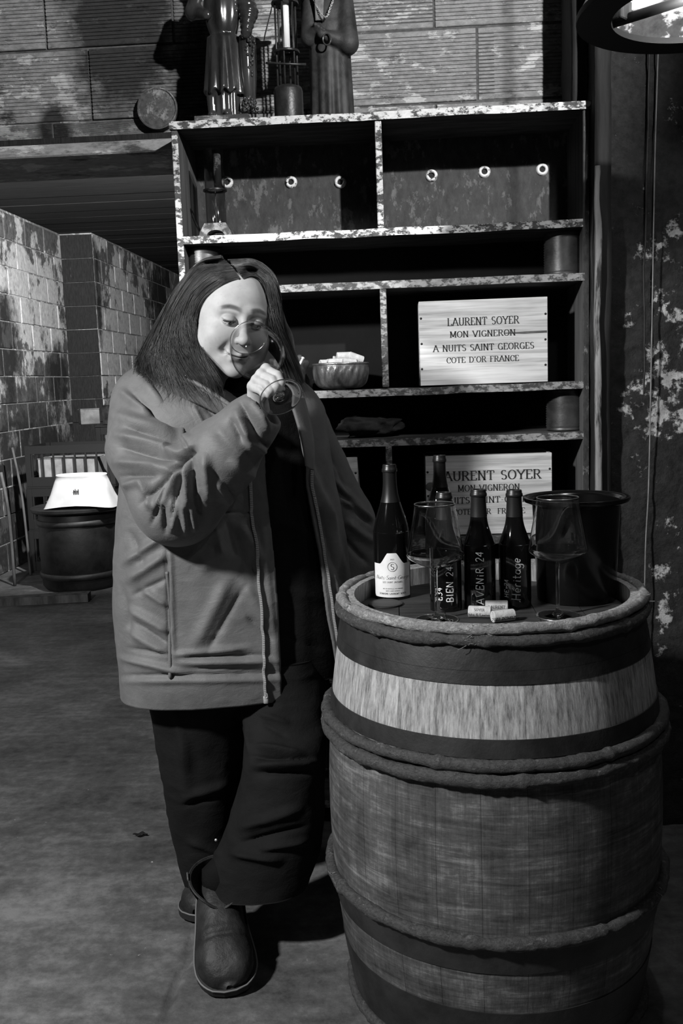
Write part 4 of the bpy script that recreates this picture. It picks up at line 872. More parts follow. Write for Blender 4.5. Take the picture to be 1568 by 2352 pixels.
obj('pale_stole', xf(thick(grid(np.array([[(x_*PX, -(35+3*sin(s*5))*PX-0.0035+0.00*x_, z_*PX) for x_ in np.linspace(-26, -4-6*s, 6)] for s, z_ in zip(np.linspace(0, 1, 10), np.linspace(258, 195, 10))])), 0.003), None, (xB, SY, zT)), M('pale_grey_paint', 0.10, 0.22, 30), stB)
ch = []; pts = spl([(-30, -33, 252), (-24, -38, 225), (-4, -46, 196), (10, -44, 222), (24, -34, 258)], 44)
for i in range(43):
    a, b_ = pts[i]*PX, pts[i+1]*PX; mdir = (b_-a)/np.linalg.norm(b_-a); sd = np.cross(mdir, [0, -1, 0]) if i % 2 else np.array([0, -1.0, 0]); sd = sd/np.linalg.norm(sd); L_ = np.linalg.norm(b_-a)*0.72
    ch.append(tube([((a+b_)/2+mdir*L_*cos(t_)+sd*0.0022*sin(t_)) for t_ in np.linspace(0, 2*pi, 10, False)], 0.0007, 5, closed=True))
obj('chain', xf(join(*ch), None, (xB, SY-0.003, zT)), plain('pale_chain_metal', 0.6, 0.35, 0.6), stB, label='pale metal chain necklace')
obj('ring_handle', xf(tube([(-2*PX+0.011*cos(t_), -0.072, 150*PX+0.015*sin(t_)) for t_ in np.linspace(0, 2*pi, 24, False)], 0.0022, 8, closed=True), None, (xB, SY, zT)), m_varn, stB)
# round rusty lid on the wall
p = at(360, 248, 2.985); v, f = lathe([(0, 0.014), (0.045, 0.0145), (0.054, 0.012), (0.057, 0.016), (0.0605, 0.015), (0.061, 0.010), (0.060, -0.015), (0, -0.015)], 56, cap=False)
v = np.stack([v[:, 0], -v[:, 2], v[:, 1]], -1); o = obj('rusty_disc', xf((v, f), None, (p[0], WB-0.018, p[2])), flake('rusted_lid', (0.04, 0.10), (0.16, 0.28), 22, 0.5, 0.1, fine=70, bmp=0.8), angle=40); tag(o, 'round rusty metal disc fixed to the block wall above the lintel', 'disc')
# hanging ring lamp, top right
lc = at(1622, 26, 2.02); Rl = 0.247; m_ringl = plain('black_painted_ring', 0.006, 0.6, spec=0.2)
rl = empty('ring_lamp', (lc[0], lc[1], lc[2]), 'dark flat ring lamp with worn white reflector hanging at the top right', 'lamp')
obj('outer_ring', lathe([(Rl-0.068, 0.0), (Rl, 0.0), (Rl+0.001, 0.004), (Rl, 0.012), (Rl-0.068, 0.012), (Rl-0.068, 0.0)], 72, lc, cap=False), m_ringl, rl, angle=40)
obj('reflector', lathe([(Rl-0.002, 0.0125), (Rl-0.03, 0.06), (0.12, 0.10), (0.0, 0.115)], 60, lc, cap=False), flake('worn_white_enamel', (0.03, 0.08), (0.5, 0.7), 10, 0.42, 0.08, big=(5, 0.3), fine=40, rough=0.6), rl)
for a in (2.7, 0.6, 4.8): obj('spoke', tube([(lc[0]+0.03*cos(a), lc[1]+0.03*sin(a), lc[2]+0.03), (lc[0]+(Rl-0.05)*cos(a), lc[1]+(Rl-0.05)*sin(a), lc[2]+0.012)], 0.010, 10), m_ringl, rl)
a = 3.95; obj('bracket_block', xf(box((-0.022, -0.012, 0.012), (0.022, 0.012, 0.05), 0.002), rot('z', a), (lc[0]+(Rl-0.085)*cos(2.75), lc[1]+(Rl-0.085)*sin(2.75), lc[2])), m_jamb, rl, smooth=False)
obj('bulb_holder', lathe([(0, 0.05), (0.018, 0.05), (0.02, 0.07), (0.02, 0.115), (0, 0.115)], 24, lc, cap=False), m_ringl, rl)
bl = obj('bulb', lathe([(0, 0.015), (0.012, 0.017), (0.02, 0.027), (0.021, 0.037), (0.014, 0.05), (0, 0.052)], 24, lc, cap=False), plain('frosted_bulb', 0.8, 0.4), rl)
bt_, bb = bl.data.materials[0].node_tree, None
bb = bt_.nodes['Principled BSDF']; bb.inputs['Emission Color'].default_value = (1, 1, 1, 1); bb.inputs['Emission Strength'].default_value = 420.0
obj('hanging_cord', tube([(lc[0], lc[1], lc[2]+0.11), (lc[0], lc[1], 3.04)], 0.004, 8), m_ringl, rl)
# cables on the right wall
m_cab = M('grey_cable', 0.12, 0.22, 20, rough=0.6); m_cabd = M('dark_cable', 0.01, 0.03, 20, rough=0.6)
pts = [at(x_, y_, 2.700) for x_, y_ in ((1513, 60), (1508, 200), (1503, 380), (1499, 620), (1494, 900), (1489, 1120), (1482, 1260), (1480, 1440), (1486, 1560))]
o = obj('wall_cable', tube(spl(pts, 60), 0.0021, 7), m_cab); tag(o, 'thin grey cable running straight down the flaking right wall', 'cable')
pts = [at(x_, y_, 2.701) for x_, y_ in ((1490, 60), (1488, 200), (1486, 340), (1484, 420), (1481, 560), (1478, 640), (1479, 800), (1478, 905))]
o = obj('wall_cable', tube(spl(pts, 60)+0.0015*np.stack([vnoise(np.arange(60)[:, None]*[0.3, 0, 0]+3, 1.0), np.zeros(60), np.zeros(60)], 1), 0.0026, 7), m_cabd); tag(o, 'frayed darker cable to the left of the straight grey one', 'cable')
# ================================================================== far room: table, tub, crates, boxes, sticks
m_dtab = M('black_table_top', 0.005, 0.016, 8, rough=0.5); ty = 6.35; tc_ = at(178, 1160, ty); tx, tz = tc_[0], tc_[2]
tb = empty('round_table', (tx, ty, 0), 'dark round table with a black drum added below, carrying a white tub in the far room', 'table')
obj('table_top', lathe([(0, tz-0.03), (0.30, tz-0.03), (0.31, tz-0.02), (0.31, tz-0.004), (0.305, tz), (0, tz)], 48, (tx, ty, 0), cap=False), m_dtab, tb, angle=40)
obj('drum', lathe([(0.24, 0.0), (0.262, 0.03), (0.27, tz*0.5), (0.262, tz-0.05), (0.25, tz-0.03)], 48, (tx, ty, 0), cap=False), m_dtab, tb)  # black drum put in for the dark beneath the table top
for zz in (0.1, tz-0.1): obj('hoop', lathe([(0.262, zz-0.02), (0.274, zz-0.018), (0.276, zz+0.018), (0.264, zz+0.02)], 48, (tx, ty, 0), cap=False), m_iron, tb)
# white tub: oval rim on top, skirt flaring to a rectangular foot
m_tub = M('white_plastic', 0.40, 0.48, 10, rough=0.5, bmp=0.1)
tubc = at(190, 1166, ty-0.1); n = 72; sec = [(0.240, 0.165, 0.0, 5.0), (0.232, 0.158, 0.012, 5.0), (0.200, 0.130, 0.09, 4.0), (0.176, 0.106, 0.175, 2.8), (0.166, 0.10, 0.205, 2.4), (0.170, 0.105, 0.212, 2.4), (0.166, 0.10, 0.218, 2.4), (0.155, 0.09, 0.214, 2.4), (0.150, 0.085, 0.19, 2.4), (0.15, 0.085, 0.12, 2.4)]
P = []
for a_, b_, z_, e_ in sec:
    row = []
    for t_ in np.linspace(0, 2*pi, n, False):
        ct, st = cos(t_), sin(t_); xx = a_*np.sign(ct)*abs(ct)**(2/e_); yy = b_*np.sign(st)*abs(st)**(2/e_)
        lift = 0.022*max(0, cos(xx/0.235*pi/2))*(1 if z_ < 0.03 and st < 0 else 0)
        row.append((tubc[0]+xx, ty-0.1+yy+0.02, tz+0.001+z_+lift))
    P.append(row)
v, f = grid(np.array(P), True); f = f+[[(len(sec)-1)*n+i for i in range(n)]]
tubo = empty('white_tub', (tubc[0], ty-0.08, tz), 'white flared tub with a small dark mark standing on the round table', 'tub')
obj('body', (v, f), m_tub, tubo)
mk = []
for dx, hh in ((-0.014, 0.028), (-0.004, 0.034), (0.006, 0.024), (0.016, 0.032)): mk.append(box((tubc[0]+dx-0.0022, ty-0.214, tz+0.098), (tubc[0]+dx+0.0022, ty-0.211, tz+0.098+hh)))
mk.append(box((tubc[0]-0.018, ty-0.214, tz+0.116), (tubc[0]+0.019, ty-0.211, tz+0.120)))
obj('printed_mark', join(*[xf(q) for q in mk]), plain('dark_mark', 0.03), tubo, smooth=False)
def plastic_crate(x, y, z, w_, d_, h_, label, rz=0.0, lid=False):
    o = empty('plastic_crate', (x, y, z), label, 'crate', 'stacked black harvest crates'); m_ = m_pl
    T = lambda q: xf(q, rot('z', rz), (x, y, z)); t_ = 0.012
    obj('base', T(box((-w_/2, -d_/2, 0.0), (w_/2, d_/2, t_))), m_, o, smooth=False)
    for sx_ in (-1, 1):
        for sy_ in (-1, 1): obj('corner_post', T(box((sx_*w_/2, sy_*d_/2, t_), (sx_*(w_/2-0.04), sy_*(d_/2-0.03), h_), 0.002)), m_, o, smooth=False)
    for zz, hh in ((t_, 0.07), (h_-0.06, 0.06)):
        for sy_ in (-1, 1): obj('rail', T(box((-w_/2+0.04, sy_*d_/2, zz), (w_/2-0.04, sy_*(d_/2-t_), zz+hh), 0.002)), m_, o, smooth=False)
        for sx_ in (-1, 1): obj('rail', T(box((sx_*w_/2, -d_/2+0.03, zz), (sx_*(w_/2-t_), d_/2-0.03, zz+hh), 0.002)), m_, o, smooth=False)
    if lid: obj('lid', T(box((-w_/2-0.004, -d_/2-0.004, h_), (w_/2+0.004, d_/2+0.004, h_+0.014), 0.003)), m_, o, smooth=False)
    nb = 8
    for k in range(nb):
        xx = -w_/2+0.05+(w_-0.1)*k/(nb-1)
        for sy_ in (-1, 1): obj('bar', T(box((xx-0.006, sy_*(d_/2-0.001), t_+0.06), (xx+0.006, sy_*(d_/2-t_+0.001), h_-0.05))), m_, o, smooth=False)
m_pl = plain('black_crate_plastic', 0.004, 0.5)
cy = 7.05; cxx = at(178, 1080, cy)[0]; ch_ = 0.31
for k, lb in enumerate(('black slatted plastic crate at the bottom of the far stack', 'black slatted plastic crate in the middle of the far stack', 'black slatted plastic crate on top, holding cartons, in the far room')):
    plastic_crate(cxx+0.01*k, cy, 0.002+k*(ch_+0.002), 0.66, 0.44, ch_, lb)
plastic_crate(cxx+0.36, cy+0.62, 0.002, 0.66, 0.44, 1.03, 'tall black slatted crate with a lid behind the stack in the far room', lid=True)
m_card = M('grey_carton', 0.08, 0.16, 12, rough=0.8); m_cardp = M('pale_carton', 0.12, 0.22, 12, rough=0.8)
def carton(px, py, Y, s, e, mt, label):
    c = at(px, py, Y); R_ = rot('z', e[2]) @ rot('y', e[1]) @ rot('x', e[0])
    o = obj('carton', xf(box((-s[0]/2, -s[1]/2, -s[2]/2), (s[0]/2, s[1]/2, s[2]/2), 0.004), R_, c), mt, smooth=False)
    obj('flap', xf(box((-s[0]/2, -s[1]/2-0.006, s[2]/2-0.002), (s[0]/2, s[1]/2*0.1, s[2]/2+0.004)), R_ @ rot('x', 0.25), c), mt, o, smooth=False); tag(o, label, 'box', 'cartons heaped in the far crates')
zc_top = 0.006+3*(ch_+0.002)
def carton_at(x, y, z, s, e, mt, label):
    c = np.array([x, y, z]); R_ = rot('z', e[2]) @ rot('y', e[1]) @ rot('x', e[0])
    o = obj('carton', xf(box((-s[0]/2, -s[1]/2, -s[2]/2), (s[0]/2, s[1]/2, s[2]/2), 0.004), R_, c), mt, smooth=False)
    obj('flap', xf(box((-s[0]/2, -s[1]/2-0.004, s[2]/2), (s[0]/2, s[1]/2*0.1, s[2]/2+0.004)), R_, c), mt, o, smooth=False); tag(o, label, 'box', 'cartons heaped in the far crates')
carton_at(cxx-0.02, cy, zc_top-0.19, (0.44, 0.34, 0.17), (0, 0, 0.05), m_cardp, 'pale carton seen through the slots of the top far crate')
c = at(197, 978, cy+0.5); carton_at(c[0]+0.02, cy+0.53, 1.116, (0.15, 0.12, 0.12), (0.0, 0.0, 0.5), m_card, 'small grey carton standing on the tall far crate, left one')
c = at(232, 958, cy+0.55); carton_at(c[0]+0.10, cy+0.60, 1.122, (0.13, 0.16, 0.15), (0, 0.0, -0.4), m_leather, 'small dark carton standing on the tall far crate, right one')
# sticks and boards in the far left
m_stick = M('grey_stick', 0.03, 0.09, 20, (1, 1, 0.2), rough=0.8)
for (a, b_, r, lb) in (((28, 1028), (70, 1320), 0.009, 'thin grey stick leaning against the far left wall'), ((2, 1085), (34, 1345), 0.011, 'bent dark stick at the far left edge')):
    k = atz(b_[0], b_[1], 0.003); p0 = at(a[0], a[1], k[1]+0.08); o = obj('stick', tube(spl([p0, p0*0.6+k*0.4+np.array([0.02, 0, 0]), k], 12), r, 7), m_stick); tag(o, lb, 'stick')
for (px, py, l, wd, h, a, lb) in ((96, 1385, 0.6, 0.10, 0.05, 0.12, 'weathered plank lying on the far floor left of the round table'),):
    p = atz(px, py, 0.0); n = 10; xs = np.linspace(-l/2, l/2, n); P = np.array([[(x_, s_*wd/2*(1+0.08*sin(9*x_)), z_*h+0.003*sin(7*x_)) for s_, z_ in ((-1, 0), (1, 0), (1, 1), (-1, 1))] for x_ in xs]); P[..., 2] = np.maximum(P[..., 2], 0)
    v, f = grid(P, True); f = f+[[0, 1, 2, 3][::-1], [4*(n-1)+i for i in range(4)]]; o = obj('plank', xf((v, f), rot('z', a), (p[0], p[1], 0.0005)), m_stick, smooth=False); tag(o, lb, 'plank')
# dry leaf on the floor
p = atz(322, 1919, 0.002); P = np.array([[(0.022*u, 0.009*sin(pi*(u+1)/2)*w_+0.002*sin(6*u), 0.003+0.004*w_*w_+0.002*sin(5*u)) for w_ in (-1, -0.4, 0.4, 1)] for u in np.linspace(-1, 1, 12)])
o = obj('dry_leaf', xf(thick(grid(P), 0.0006), rot('z', 0.2), (p[0], p[1], 0.001)), M('black_leaf', 0.004, 0.012, 40)); tag(o, 'small black dry leaf lying on the concrete floor', 'leaf')
# ================================================================== the person
person = empty('person', (-0.42, 2.2, 0), 'person with long dark hair in an open grey jacket sniffing a wine glass', 'person')
def cloth(name, lo, hi, rough=0.62, bmp=0.25, fine=420, spec=0.35, sheen=0.06):
    mt, t, b = nt(name); v = coords(t); f = noise(t, v, 12, 6, 0.65); t.links.new(ramp(t, f, [(0.3, lo), (0.7, hi)]), b.inputs['Base Color'])
    b.inputs['Roughness'].default_value = rough; b.inputs['Specular IOR Level'].default_value = spec; b.inputs['Sheen Weight'].default_value = sheen
    bump(t, b, mathn(t, 'ADD', mathn(t, 'MULTIPLY', noise(t, v, fine, 2), 0.5), mathn(t, 'ADD', mathn(t, 'MULTIPLY', noise(t, mapped(t, v, (1, 1, 1.8)), 26, 7, 0.62, 1.2), 2.4), mathn(t, 'MULTIPLY', noise(t, v, 90, 5, 0.6, 0.8), 0.6))), bmp, 0.003); return mt
m_jack = cloth('grey_waxed_cotton', 0.078, 0.120); m_jdark = cloth('dark_jacket_lining', 0.012, 0.022); m_knit = cloth('black_knit', 0.003, 0.006, 0.9, 0.4, 300, 0.1, 0); m_trous = cloth('black_trouser_cloth', 0.0055, 0.0095, 0.85, 0.3, 300, 0.12, 0)
m_zip = plain('pale_zip_metal', 0.55, 0.35, 0.6); m_zipt = plain('zip_tape', 0.16, 0.7)
def px_of(V):
    d = V-CAM; z = d@cf; return np.stack([784+F*(d@cr)/z, 1176-F*(d@cu)/z], 1)
FG = 1.5
def ridged(V, sc): return 1-2*np.abs(vnoise(V, sc))
def folds(V, Fc, lst, noise_amp=0.0, nsc=14):
    """push vertices along their normals by soft ridges/creases given as picture segments (x1,y1,x2,y2,width px,amp m); only the side facing the viewer"""
    V = V.copy(); nr = vnormals(V, Fc); q = px_of(V); vd = CAM-V; vd /= np.linalg.norm(vd, axis=1)[:, None]; fc = np.clip((nr*vd).sum(1)*3, 0, 1); h = np.zeros(len(V))
    for x1, y1, x2, y2, wd, am in lst:
        a = np.array([x1, y1]); d = np.array([x2-x1, y2-y1]); L2 = d@d; t = np.clip(((q-a)@d)/L2, -0.15, 1.15); dd = np.hypot(*(q-a-t[:, None]*d).T); wd = wd*0.82
        tap = np.clip(np.minimum(t+0.15, 1.15-t)/0.3, 0, 1); g = np.exp(-(dd/wd)**2) if am > 0 else np.exp(-np.abs(dd/(wd*0.8))**1.3); h += FG*am*g*tap
    V += nr*(h*fc)[:, None]
    if noise_amp: V += nr*(noise_amp*(fbm(V, nsc, 3)+0.35*ridged(V*[1, 1, 1.6]+3, nsc*2.2)))[:, None]
    return V
# ---- jacket body
JY = 2.29
rows = [(862, 372, 655, 440, 640, 2.31, 0.085), (885, 318, 695, 500, 650, 2.31, 0.115), (930, 300, 735, 560, 668, 2.30, 0.145), (1000, 290, 750, 600, 690, 2.295, 0.16), (1100, 284, 765, 611, 703, 2.29, 0.165), (1200, 276, 785, 622, 722, 2.29, 0.17),
        (1300, 271, 800, 633, 740, 2.29, 0.172), (1400, 275, 806, 640, 752, 2.29, 0.172), (1500, 283, 808, 644, 772, 2.285, 0.172), (1545, 287, 808, 646, 779, 2.285, 0.172), (1578, 290, 808, 647, 783, 2.285, 0.168)]
NR, NC = 190, 300
yy = np.linspace(862, 1578, NR); xl_t, xr_t, e1_t, e2_t, yc_t, b_t = interp(yy, rows)
def jring(k, inset=0.0, full=False):
    y = yy[k]; Yc = yc_t[k]; cx = (xl_t[k]+xr_t[k])/2; z = at(cx, y, Yc)[2]
    X0 = at(xl_t[k], y, Yc)[0]; X1 = at(xr_t[k], y, Yc)[0]; c = (X0+X1)/2; a = (X1-X0)/2-inset; b = b_t[k]-inset
    ph = np.linspace(0, 2*pi, 1440, False); s = 2/2.35; A = np.stack([a*np.sign(np.cos(ph))*np.abs(np.cos(ph))**s, -b*1.0*np.sign(np.sin(ph))*np.abs(np.sin(ph))**s], 1)
    cw, sw = cos(TURN), sin(TURN); A = np.stack([A[:, 0]*cw-A[:, 1]*sw, A[:, 0]*sw+A[:, 1]*cw], 1); A[:, 0] *= a/np.abs(A[:, 0]).max(); A[:, 1] *= b/np.abs(A[:, 1]).max()
    W = np.stack([c+A[:, 0], Yc+A[:, 1], np.full(1440, z)], 1); iR = int(np.argmax(A[:, 0])); W = np.roll(W, -iR, 0); iL = int(np.argmin(W[:, 0]))
    if full: return W[::12]
    front = W[:iL+1]; qx = px_of(front)[:, 0]; i1 = int(np.argmin(np.abs(qx-e1_t[k]))); i2 = int(np.argmin(np.abs(qx-e2_t[k])))
    path = np.concatenate([W[i1:], W[:i2+1]]); L_ = np.r_[0, np.linalg.norm(np.diff(path, axis=0), axis=1).cumsum()]; u = np.linspace(0, L_[-1], NC)
    return np.stack([np.interp(u, L_, path[:, c_]) for c_ in range(3)], 1)
TURN = 0.36
P = np.array([jring(k) for k in range(NR)])
JV, JF = grid(P); JF = [q[::-1] for q in JF]
if (vnormals(JV, JF)[(NR//2)*NC+NC//2]@np.array([0, 1, 0])) < 0: JF = [q[::-1] for q in JF]
jf = [ # hem, yoke seam, pocket, drag lines
 (290, 1552, 640, 1546, 5, -0.006), (290, 1566, 640, 1561, 8, 0.004), (280, 1512, 420, 1545, 9, 0.007), (300, 1490, 395, 1505, 7, -0.006), (395, 1505, 560, 1488, 9, 0.006), (420, 1522, 630, 1518, 10, 0.007), (430, 1508, 600, 1505, 6, -0.006), (450, 1535, 640, 1540, 8, -0.004),
 (384, 1275, 390, 1500, 4, -0.008), (392, 1272, 398, 1500, 6, 0.005), (300, 1330, 380, 1275, 14, 0.009), (290, 1290, 370, 1235, 12, 0.008), (300, 1400, 385, 1450, 12, 0.009), (310, 1430, 385, 1480, 7, -0.007), (295, 1450, 380, 1500, 12, 0.008), (310, 1365, 380, 1330, 9, -0.006),
 (330, 1355, 382, 1390, 8, 0.006), (460, 1300, 520, 1260, 22, 0.008), (450, 1480, 520, 1340, 20, 0.007), (480, 1490, 560, 1350, 12, -0.005), (560, 1340, 620, 1440, 18, 0.006), (570, 1420, 625, 1470, 10, -0.005), (555, 1210, 610, 1300, 14, 0.007), (535, 1220, 590, 1330, 9, -0.006),
 (495, 1210, 515, 1280, 10, 0.006), (520, 1195, 540, 1270, 8, -0.005), (450, 1175, 615, 1178, 3, -0.004), (590, 1110, 615, 1170, 8, 0.004), (600, 1180, 640, 1560, 9, 0.003), (300, 1225, 330, 1300, 10, -0.006), (278, 1350, 300, 1470, 14, -0.007),
 (700, 1050, 760, 1200, 12, 0.008), (745, 1150, 790, 1330, 14, 0.008), (735, 1180, 770, 1320, 8, -0.007), (760, 1300, 795, 1450, 12, 0.007), (500, 905, 560, 960, 9, 0.005), (470, 930, 540, 1010, 10, -0.006), (445, 935, 480, 1000, 8, 0.006), (520, 960, 570, 1010, 10, 0.006)]
JV = folds(JV, JF, jf, 0.002, 9)
jacket = obj('jacket', thick((JV, JF), 0.007), m_jack, person, label='open grey padded jacket')
jacket.data.materials.append(m_jdark)
nj = len(JF); jacket.data.polygons.foreach_set('material_index', [0]*nj+[1]*nj+[0]*(len(jacket.data.polygons)-2*nj))
G_ = JV.reshape(NR, NC, 3)
def zipper(col, k0, k1, inset):
    cix = col if col >= 0 else NC+col; nrm = vnormals(JV, JF).reshape(NR, NC, 3); pts = np.array([G_[k, cix]+nrm[k, cix]*0.0025 for k in range(k0, k1)]); pts = pts.copy(); q = spl(pts[::3], 150)
    wv = 0.0014*np.sin(np.arange(150)*0.13); q[:, 0] += wv
    tape = obj('zip_tape', tube(q, 0.0034, 6), m_zipt, jacket); tl = np.linalg.norm(np.diff(q, axis=0), axis=1).cumsum(); n = int(tl[-1]/0.0042); tq = np.stack([np.interp(np.linspace(0, tl[-1], n), np.r_[0, tl], q[:, c_]) for c_ in range(3)], 1)
    parts = []; bx_ = box((-0.0030, -0.0062, -0.0014), (0.0030, -0.001, 0.0014))
    for p_ in tq: parts.append(xf(bx_, None, p_))
    obj('zip_teeth', join(*parts), m_zip, tape, smooth=False, kind='stuff'); return q
kz = lambda y: int(np.clip(np.searchsorted(yy, y), 0, NR-1))
q1 = zipper(9, kz(1045), NR-2, 0); q2 = zipper(-4, kz(935), NR-10, 0)
obj('zip_slider', join(xf(box((-0.006, -0.006, -0.013), (0.006, 0.003, 0.006), 0.002), None, q1[-3]), xf(tube([(0.003*cos(a), -0.007, -0.004+0.006*sin(a)) for a in np.linspace(0, 2*pi, 14, False)], 0.0012, 5, closed=True), None, q1[-3]+[0.002, 0, 0.012])), m_zip, jacket, kind=None)
pk = np.array([G_[kz(y_), int(np.argmin(np.abs(px_of(G_[kz(y_), :NC//3])[:, 0]-x_)))] for x_, y_ in [(385, 1275), (387, 1330), (389, 1390), (391, 1450), (393, 1505)]]); pk[:, 1] -= 0.004
obj('pocket_flap', tube(spl(pk, 30), [0.0045]*29+[0.002], 7), m_jack, jacket)
# ---- sleeves
def sleeve(spec, lo, hi, cuts, fl, namp=0.002, h=0.0036):
    pts = [(at(x, y, Y), r) for x, y, Y, r in spec]
    def fn(G):
        d = None
        for (a, ra), (b, rb) in zip(pts[:-1], pts[1:]):
            q = sd_cap(G, a, b, ra, rb); d = q if d is None else smin(d, q, 0.012)
        a, ra = pts[-2]; b, rb = pts[-1]; ax = (b-a)/np.linalg.norm(b-a)
        d = smax(d, (G-b)@ax-0.004, 0.006)
        d = smax(d, -sd_cap(G, b-ax*0.03, b+ax*0.08, rb-0.013, rb-0.010), 0.004); return d
    A = np.array([p for p, r in pts]); R_ = max(r for p, r in pts)+0.02
    V, Fc = surfnet(fn, A.min(0)-R_, A.max(0)+R_, h); V = relax(V, Fc, 3); return relax(folds(V, Fc, fl, namp, 8), Fc, 1, 0.4), Fc
slf = [(428, 1040, 395, 1075, 10, -0.022), (432, 1030, 440, 1045, 12, -0.02), (425, 1055, 330, 1150, 9, -0.014), (405, 1075, 360, 1170, 12, 0.012), (395, 1090, 352, 1195, 7, -0.012), (430, 1065, 432, 1160, 12, 0.013), (415, 1080, 395, 1190, 7, -0.013), (440, 1060, 448, 1150, 6, -0.010),
 (470, 1050, 480, 1140, 14, 0.010), (400, 1150, 395, 1215, 10, 0.010), (375, 1160, 380, 1220, 7, -0.010), (420, 1150, 425, 1220, 8, 0.008), (455, 1140, 460, 1190, 8, -0.007), (440, 1165, 445, 1215, 8, 0.008), (330, 1110, 345, 1165, 10, 0.009),
 (275, 1000, 410, 1040, 14, 0.012), (285, 1030, 400, 1055, 9, -0.011), (270, 1060, 380, 1075, 14, 0.011), (280, 1095, 360, 1090, 8, -0.009), (285, 1115, 340, 1105, 12, 0.009), (262, 955, 400, 990, 16, 0.008), (300, 985, 415, 1015, 8, -0.007),
 (330, 880, 425, 1000, 14, 0.010), (305, 905, 400, 985, 8, -0.009), (280, 900, 340, 950, 12, 0.008), (350, 870, 430, 985, 7, -0.009), (390, 920, 425, 1020, 9, 0.009), (375, 885, 428, 1025, 4, -0.010),
 (555, 930, 590, 1000, 9, -0.010), (575, 920, 615, 985, 10, 0.010), (545, 950, 580, 1030, 12, 0.009), (530, 965, 555, 1010, 7, -0.008), (560, 985, 610, 1040, 9, 0.008), (575, 1000, 620, 1030, 6, -0.007), (500, 985, 560, 1050, 22, 0.008), (530, 1060, 590, 1100, 18, 0.006), (480, 1080, 540, 1140, 14, -0.006), (500, 1110, 530, 1160, 12, 0.006)]
sl1 = sleeve([(345, 930, 2.285, 0.094), (338, 1030, 2.19, 0.092), (408, 1148, 2.10, 0.102), (500, 1056, 2.045, 0.084), (572, 978, 2.012, 0.058), (604, 944, 2.005, 0.050)], None, None, None, slf)
sleeve_r = obj('sleeve', sl1, m_jack, jacket)
slf2 = [(700, 1000, 780, 1100, 12, 0.009), (730, 990, 790, 1120, 8, -0.008), (740, 1080, 830, 1170, 12, 0.009), (770, 1120, 845, 1200, 8, -0.009), (790, 1150, 850, 1190, 8, 0.009), (800, 1200, 855, 1250, 12, 0.009), (780, 1230, 840, 1290, 9, -0.008)]
sl2 = sleeve([(686, 962, 2.37, 0.066), (730, 1075, 2.41, 0.073), (792, 1195, 2.43, 0.075), (806, 1275, 2.42, 0.070), (800, 1345, 2.40, 0.058)], None, None, None, slf2)
obj('sleeve', sl2, m_jack, jacket)
# cuff band of the near sleeve, collar
def band(A, B, n=70, th=0.006, rows_=7, bulge=0.006):
    a = spl([at(*p) for p in A], n); b = spl([at(*p) for p in B], n); P = []
    for s in np.linspace(0, 1, rows_): q = a*(1-s)+b*s; q[:, 1] -= bulge*sin(pi*s); P.append(q)
    v, f = grid(np.array(P)); return thick((v, f), th)
col_top = [(700, 925, 2.40), (640, 850, 2.42), (520, 820, 2.42), (400, 815, 2.38), (336, 838, 2.31), (352, 850, 2.23), (398, 862, 2.175), (450, 880, 2.135), (500, 911, 2.115), (550, 946, 2.105)]
col_bot = [(705, 960, 2.38), (650, 890, 2.41), (520, 870, 2.41), (395, 858, 2.385), (318, 872, 2.33), (345, 900, 2.255), (398, 915, 2.20), (452, 925, 2.165), (500, 948, 2.145), (545, 972, 2.130)]
obj('collar', band(col_top, col_bot), m_jack, jacket); 
ct = spl([at(*p) for p in col_top], 90); obj('collar_edge', tube(ct-np.array([0, 0.003, 0]), 0.0052, 8), m_jack, jacket)
obj('collar_lining', band([(x, y+4, Y+0.006) for x, y, Y in col_top], [(x, y+2, Y+0.012) for x, y, Y in col_bot], th=0.003), m_jdark, jacket)
obj('lapel', band([(662, 905, 2.17), (676, 945, 2.15), (692, 1010, 2.14), (700, 1070, 2.135)], [(700, 915, 2.21), (712, 960, 2.19), (722, 1020, 2.165), (722, 1080, 2.15)], 40), m_jack, jacket)
# ---- knit top and trousers (dark)
kr = [(868, 455, 640, 2.30, 0.07), (900, 420, 680, 2.30, 0.10), (960, 330, 715, 2.30, 0.135), (1100, 310, 745, 2.30, 0.145), (1300, 300, 770, 2.295, 0.15), (1500, 310, 775, 2.29, 0.15), (1610, 345, 755, 2.28, 0.14)]
def loft(tab, n=90, m_=64, e=2.2, cap=True):
    y = np.linspace(tab[0][0], tab[-1][0], n); a0, a1, Yc, b = interp(y, tab); P = []
    for k in range(n):
        cx = (a0[k]+a1[k])/2; z = at(cx, y[k], Yc[k])[2]; X0 = at(a0[k], y[k], Yc[k])[0]; X1 = at(a1[k], y[k], Yc[k])[0]; c = (X0+X1)/2; a = (X1-X0)/2
        t = np.linspace(0, 2*pi, m_, False); ct_, st_ = np.cos(t), np.sin(t); P.append(np.stack([c+a*np.sign(ct_)*np.abs(ct_)**(2/e), Yc[k]-b[k]*np.sign(st_)*np.abs(st_)**(2/e), np.full(m_, z)], 1))
    v, f = grid(np.array(P), True)
    if vnormals(v, f)[(n//2)*m_+m_//4][1] > 0: f = [q[::-1] for q in f]
    if cap: f = f+[list(range(m_)), [(n-1)*m_+i for i in range(m_)][::-1]]
    return v, f
KR = [k for k in range(6, NR-6)]; P = np.array([jring(k, 0.022, True) for k in KR]); v, f = grid(P, True)
if vnormals(v, f)[60*120+np.argmin(P[60][:, 1])][1] > 0: f = [q[::-1] for q in f]
f = f+[list(range(120)), [(len(KR)-1)*120+i for i in range(120)][::-1]]
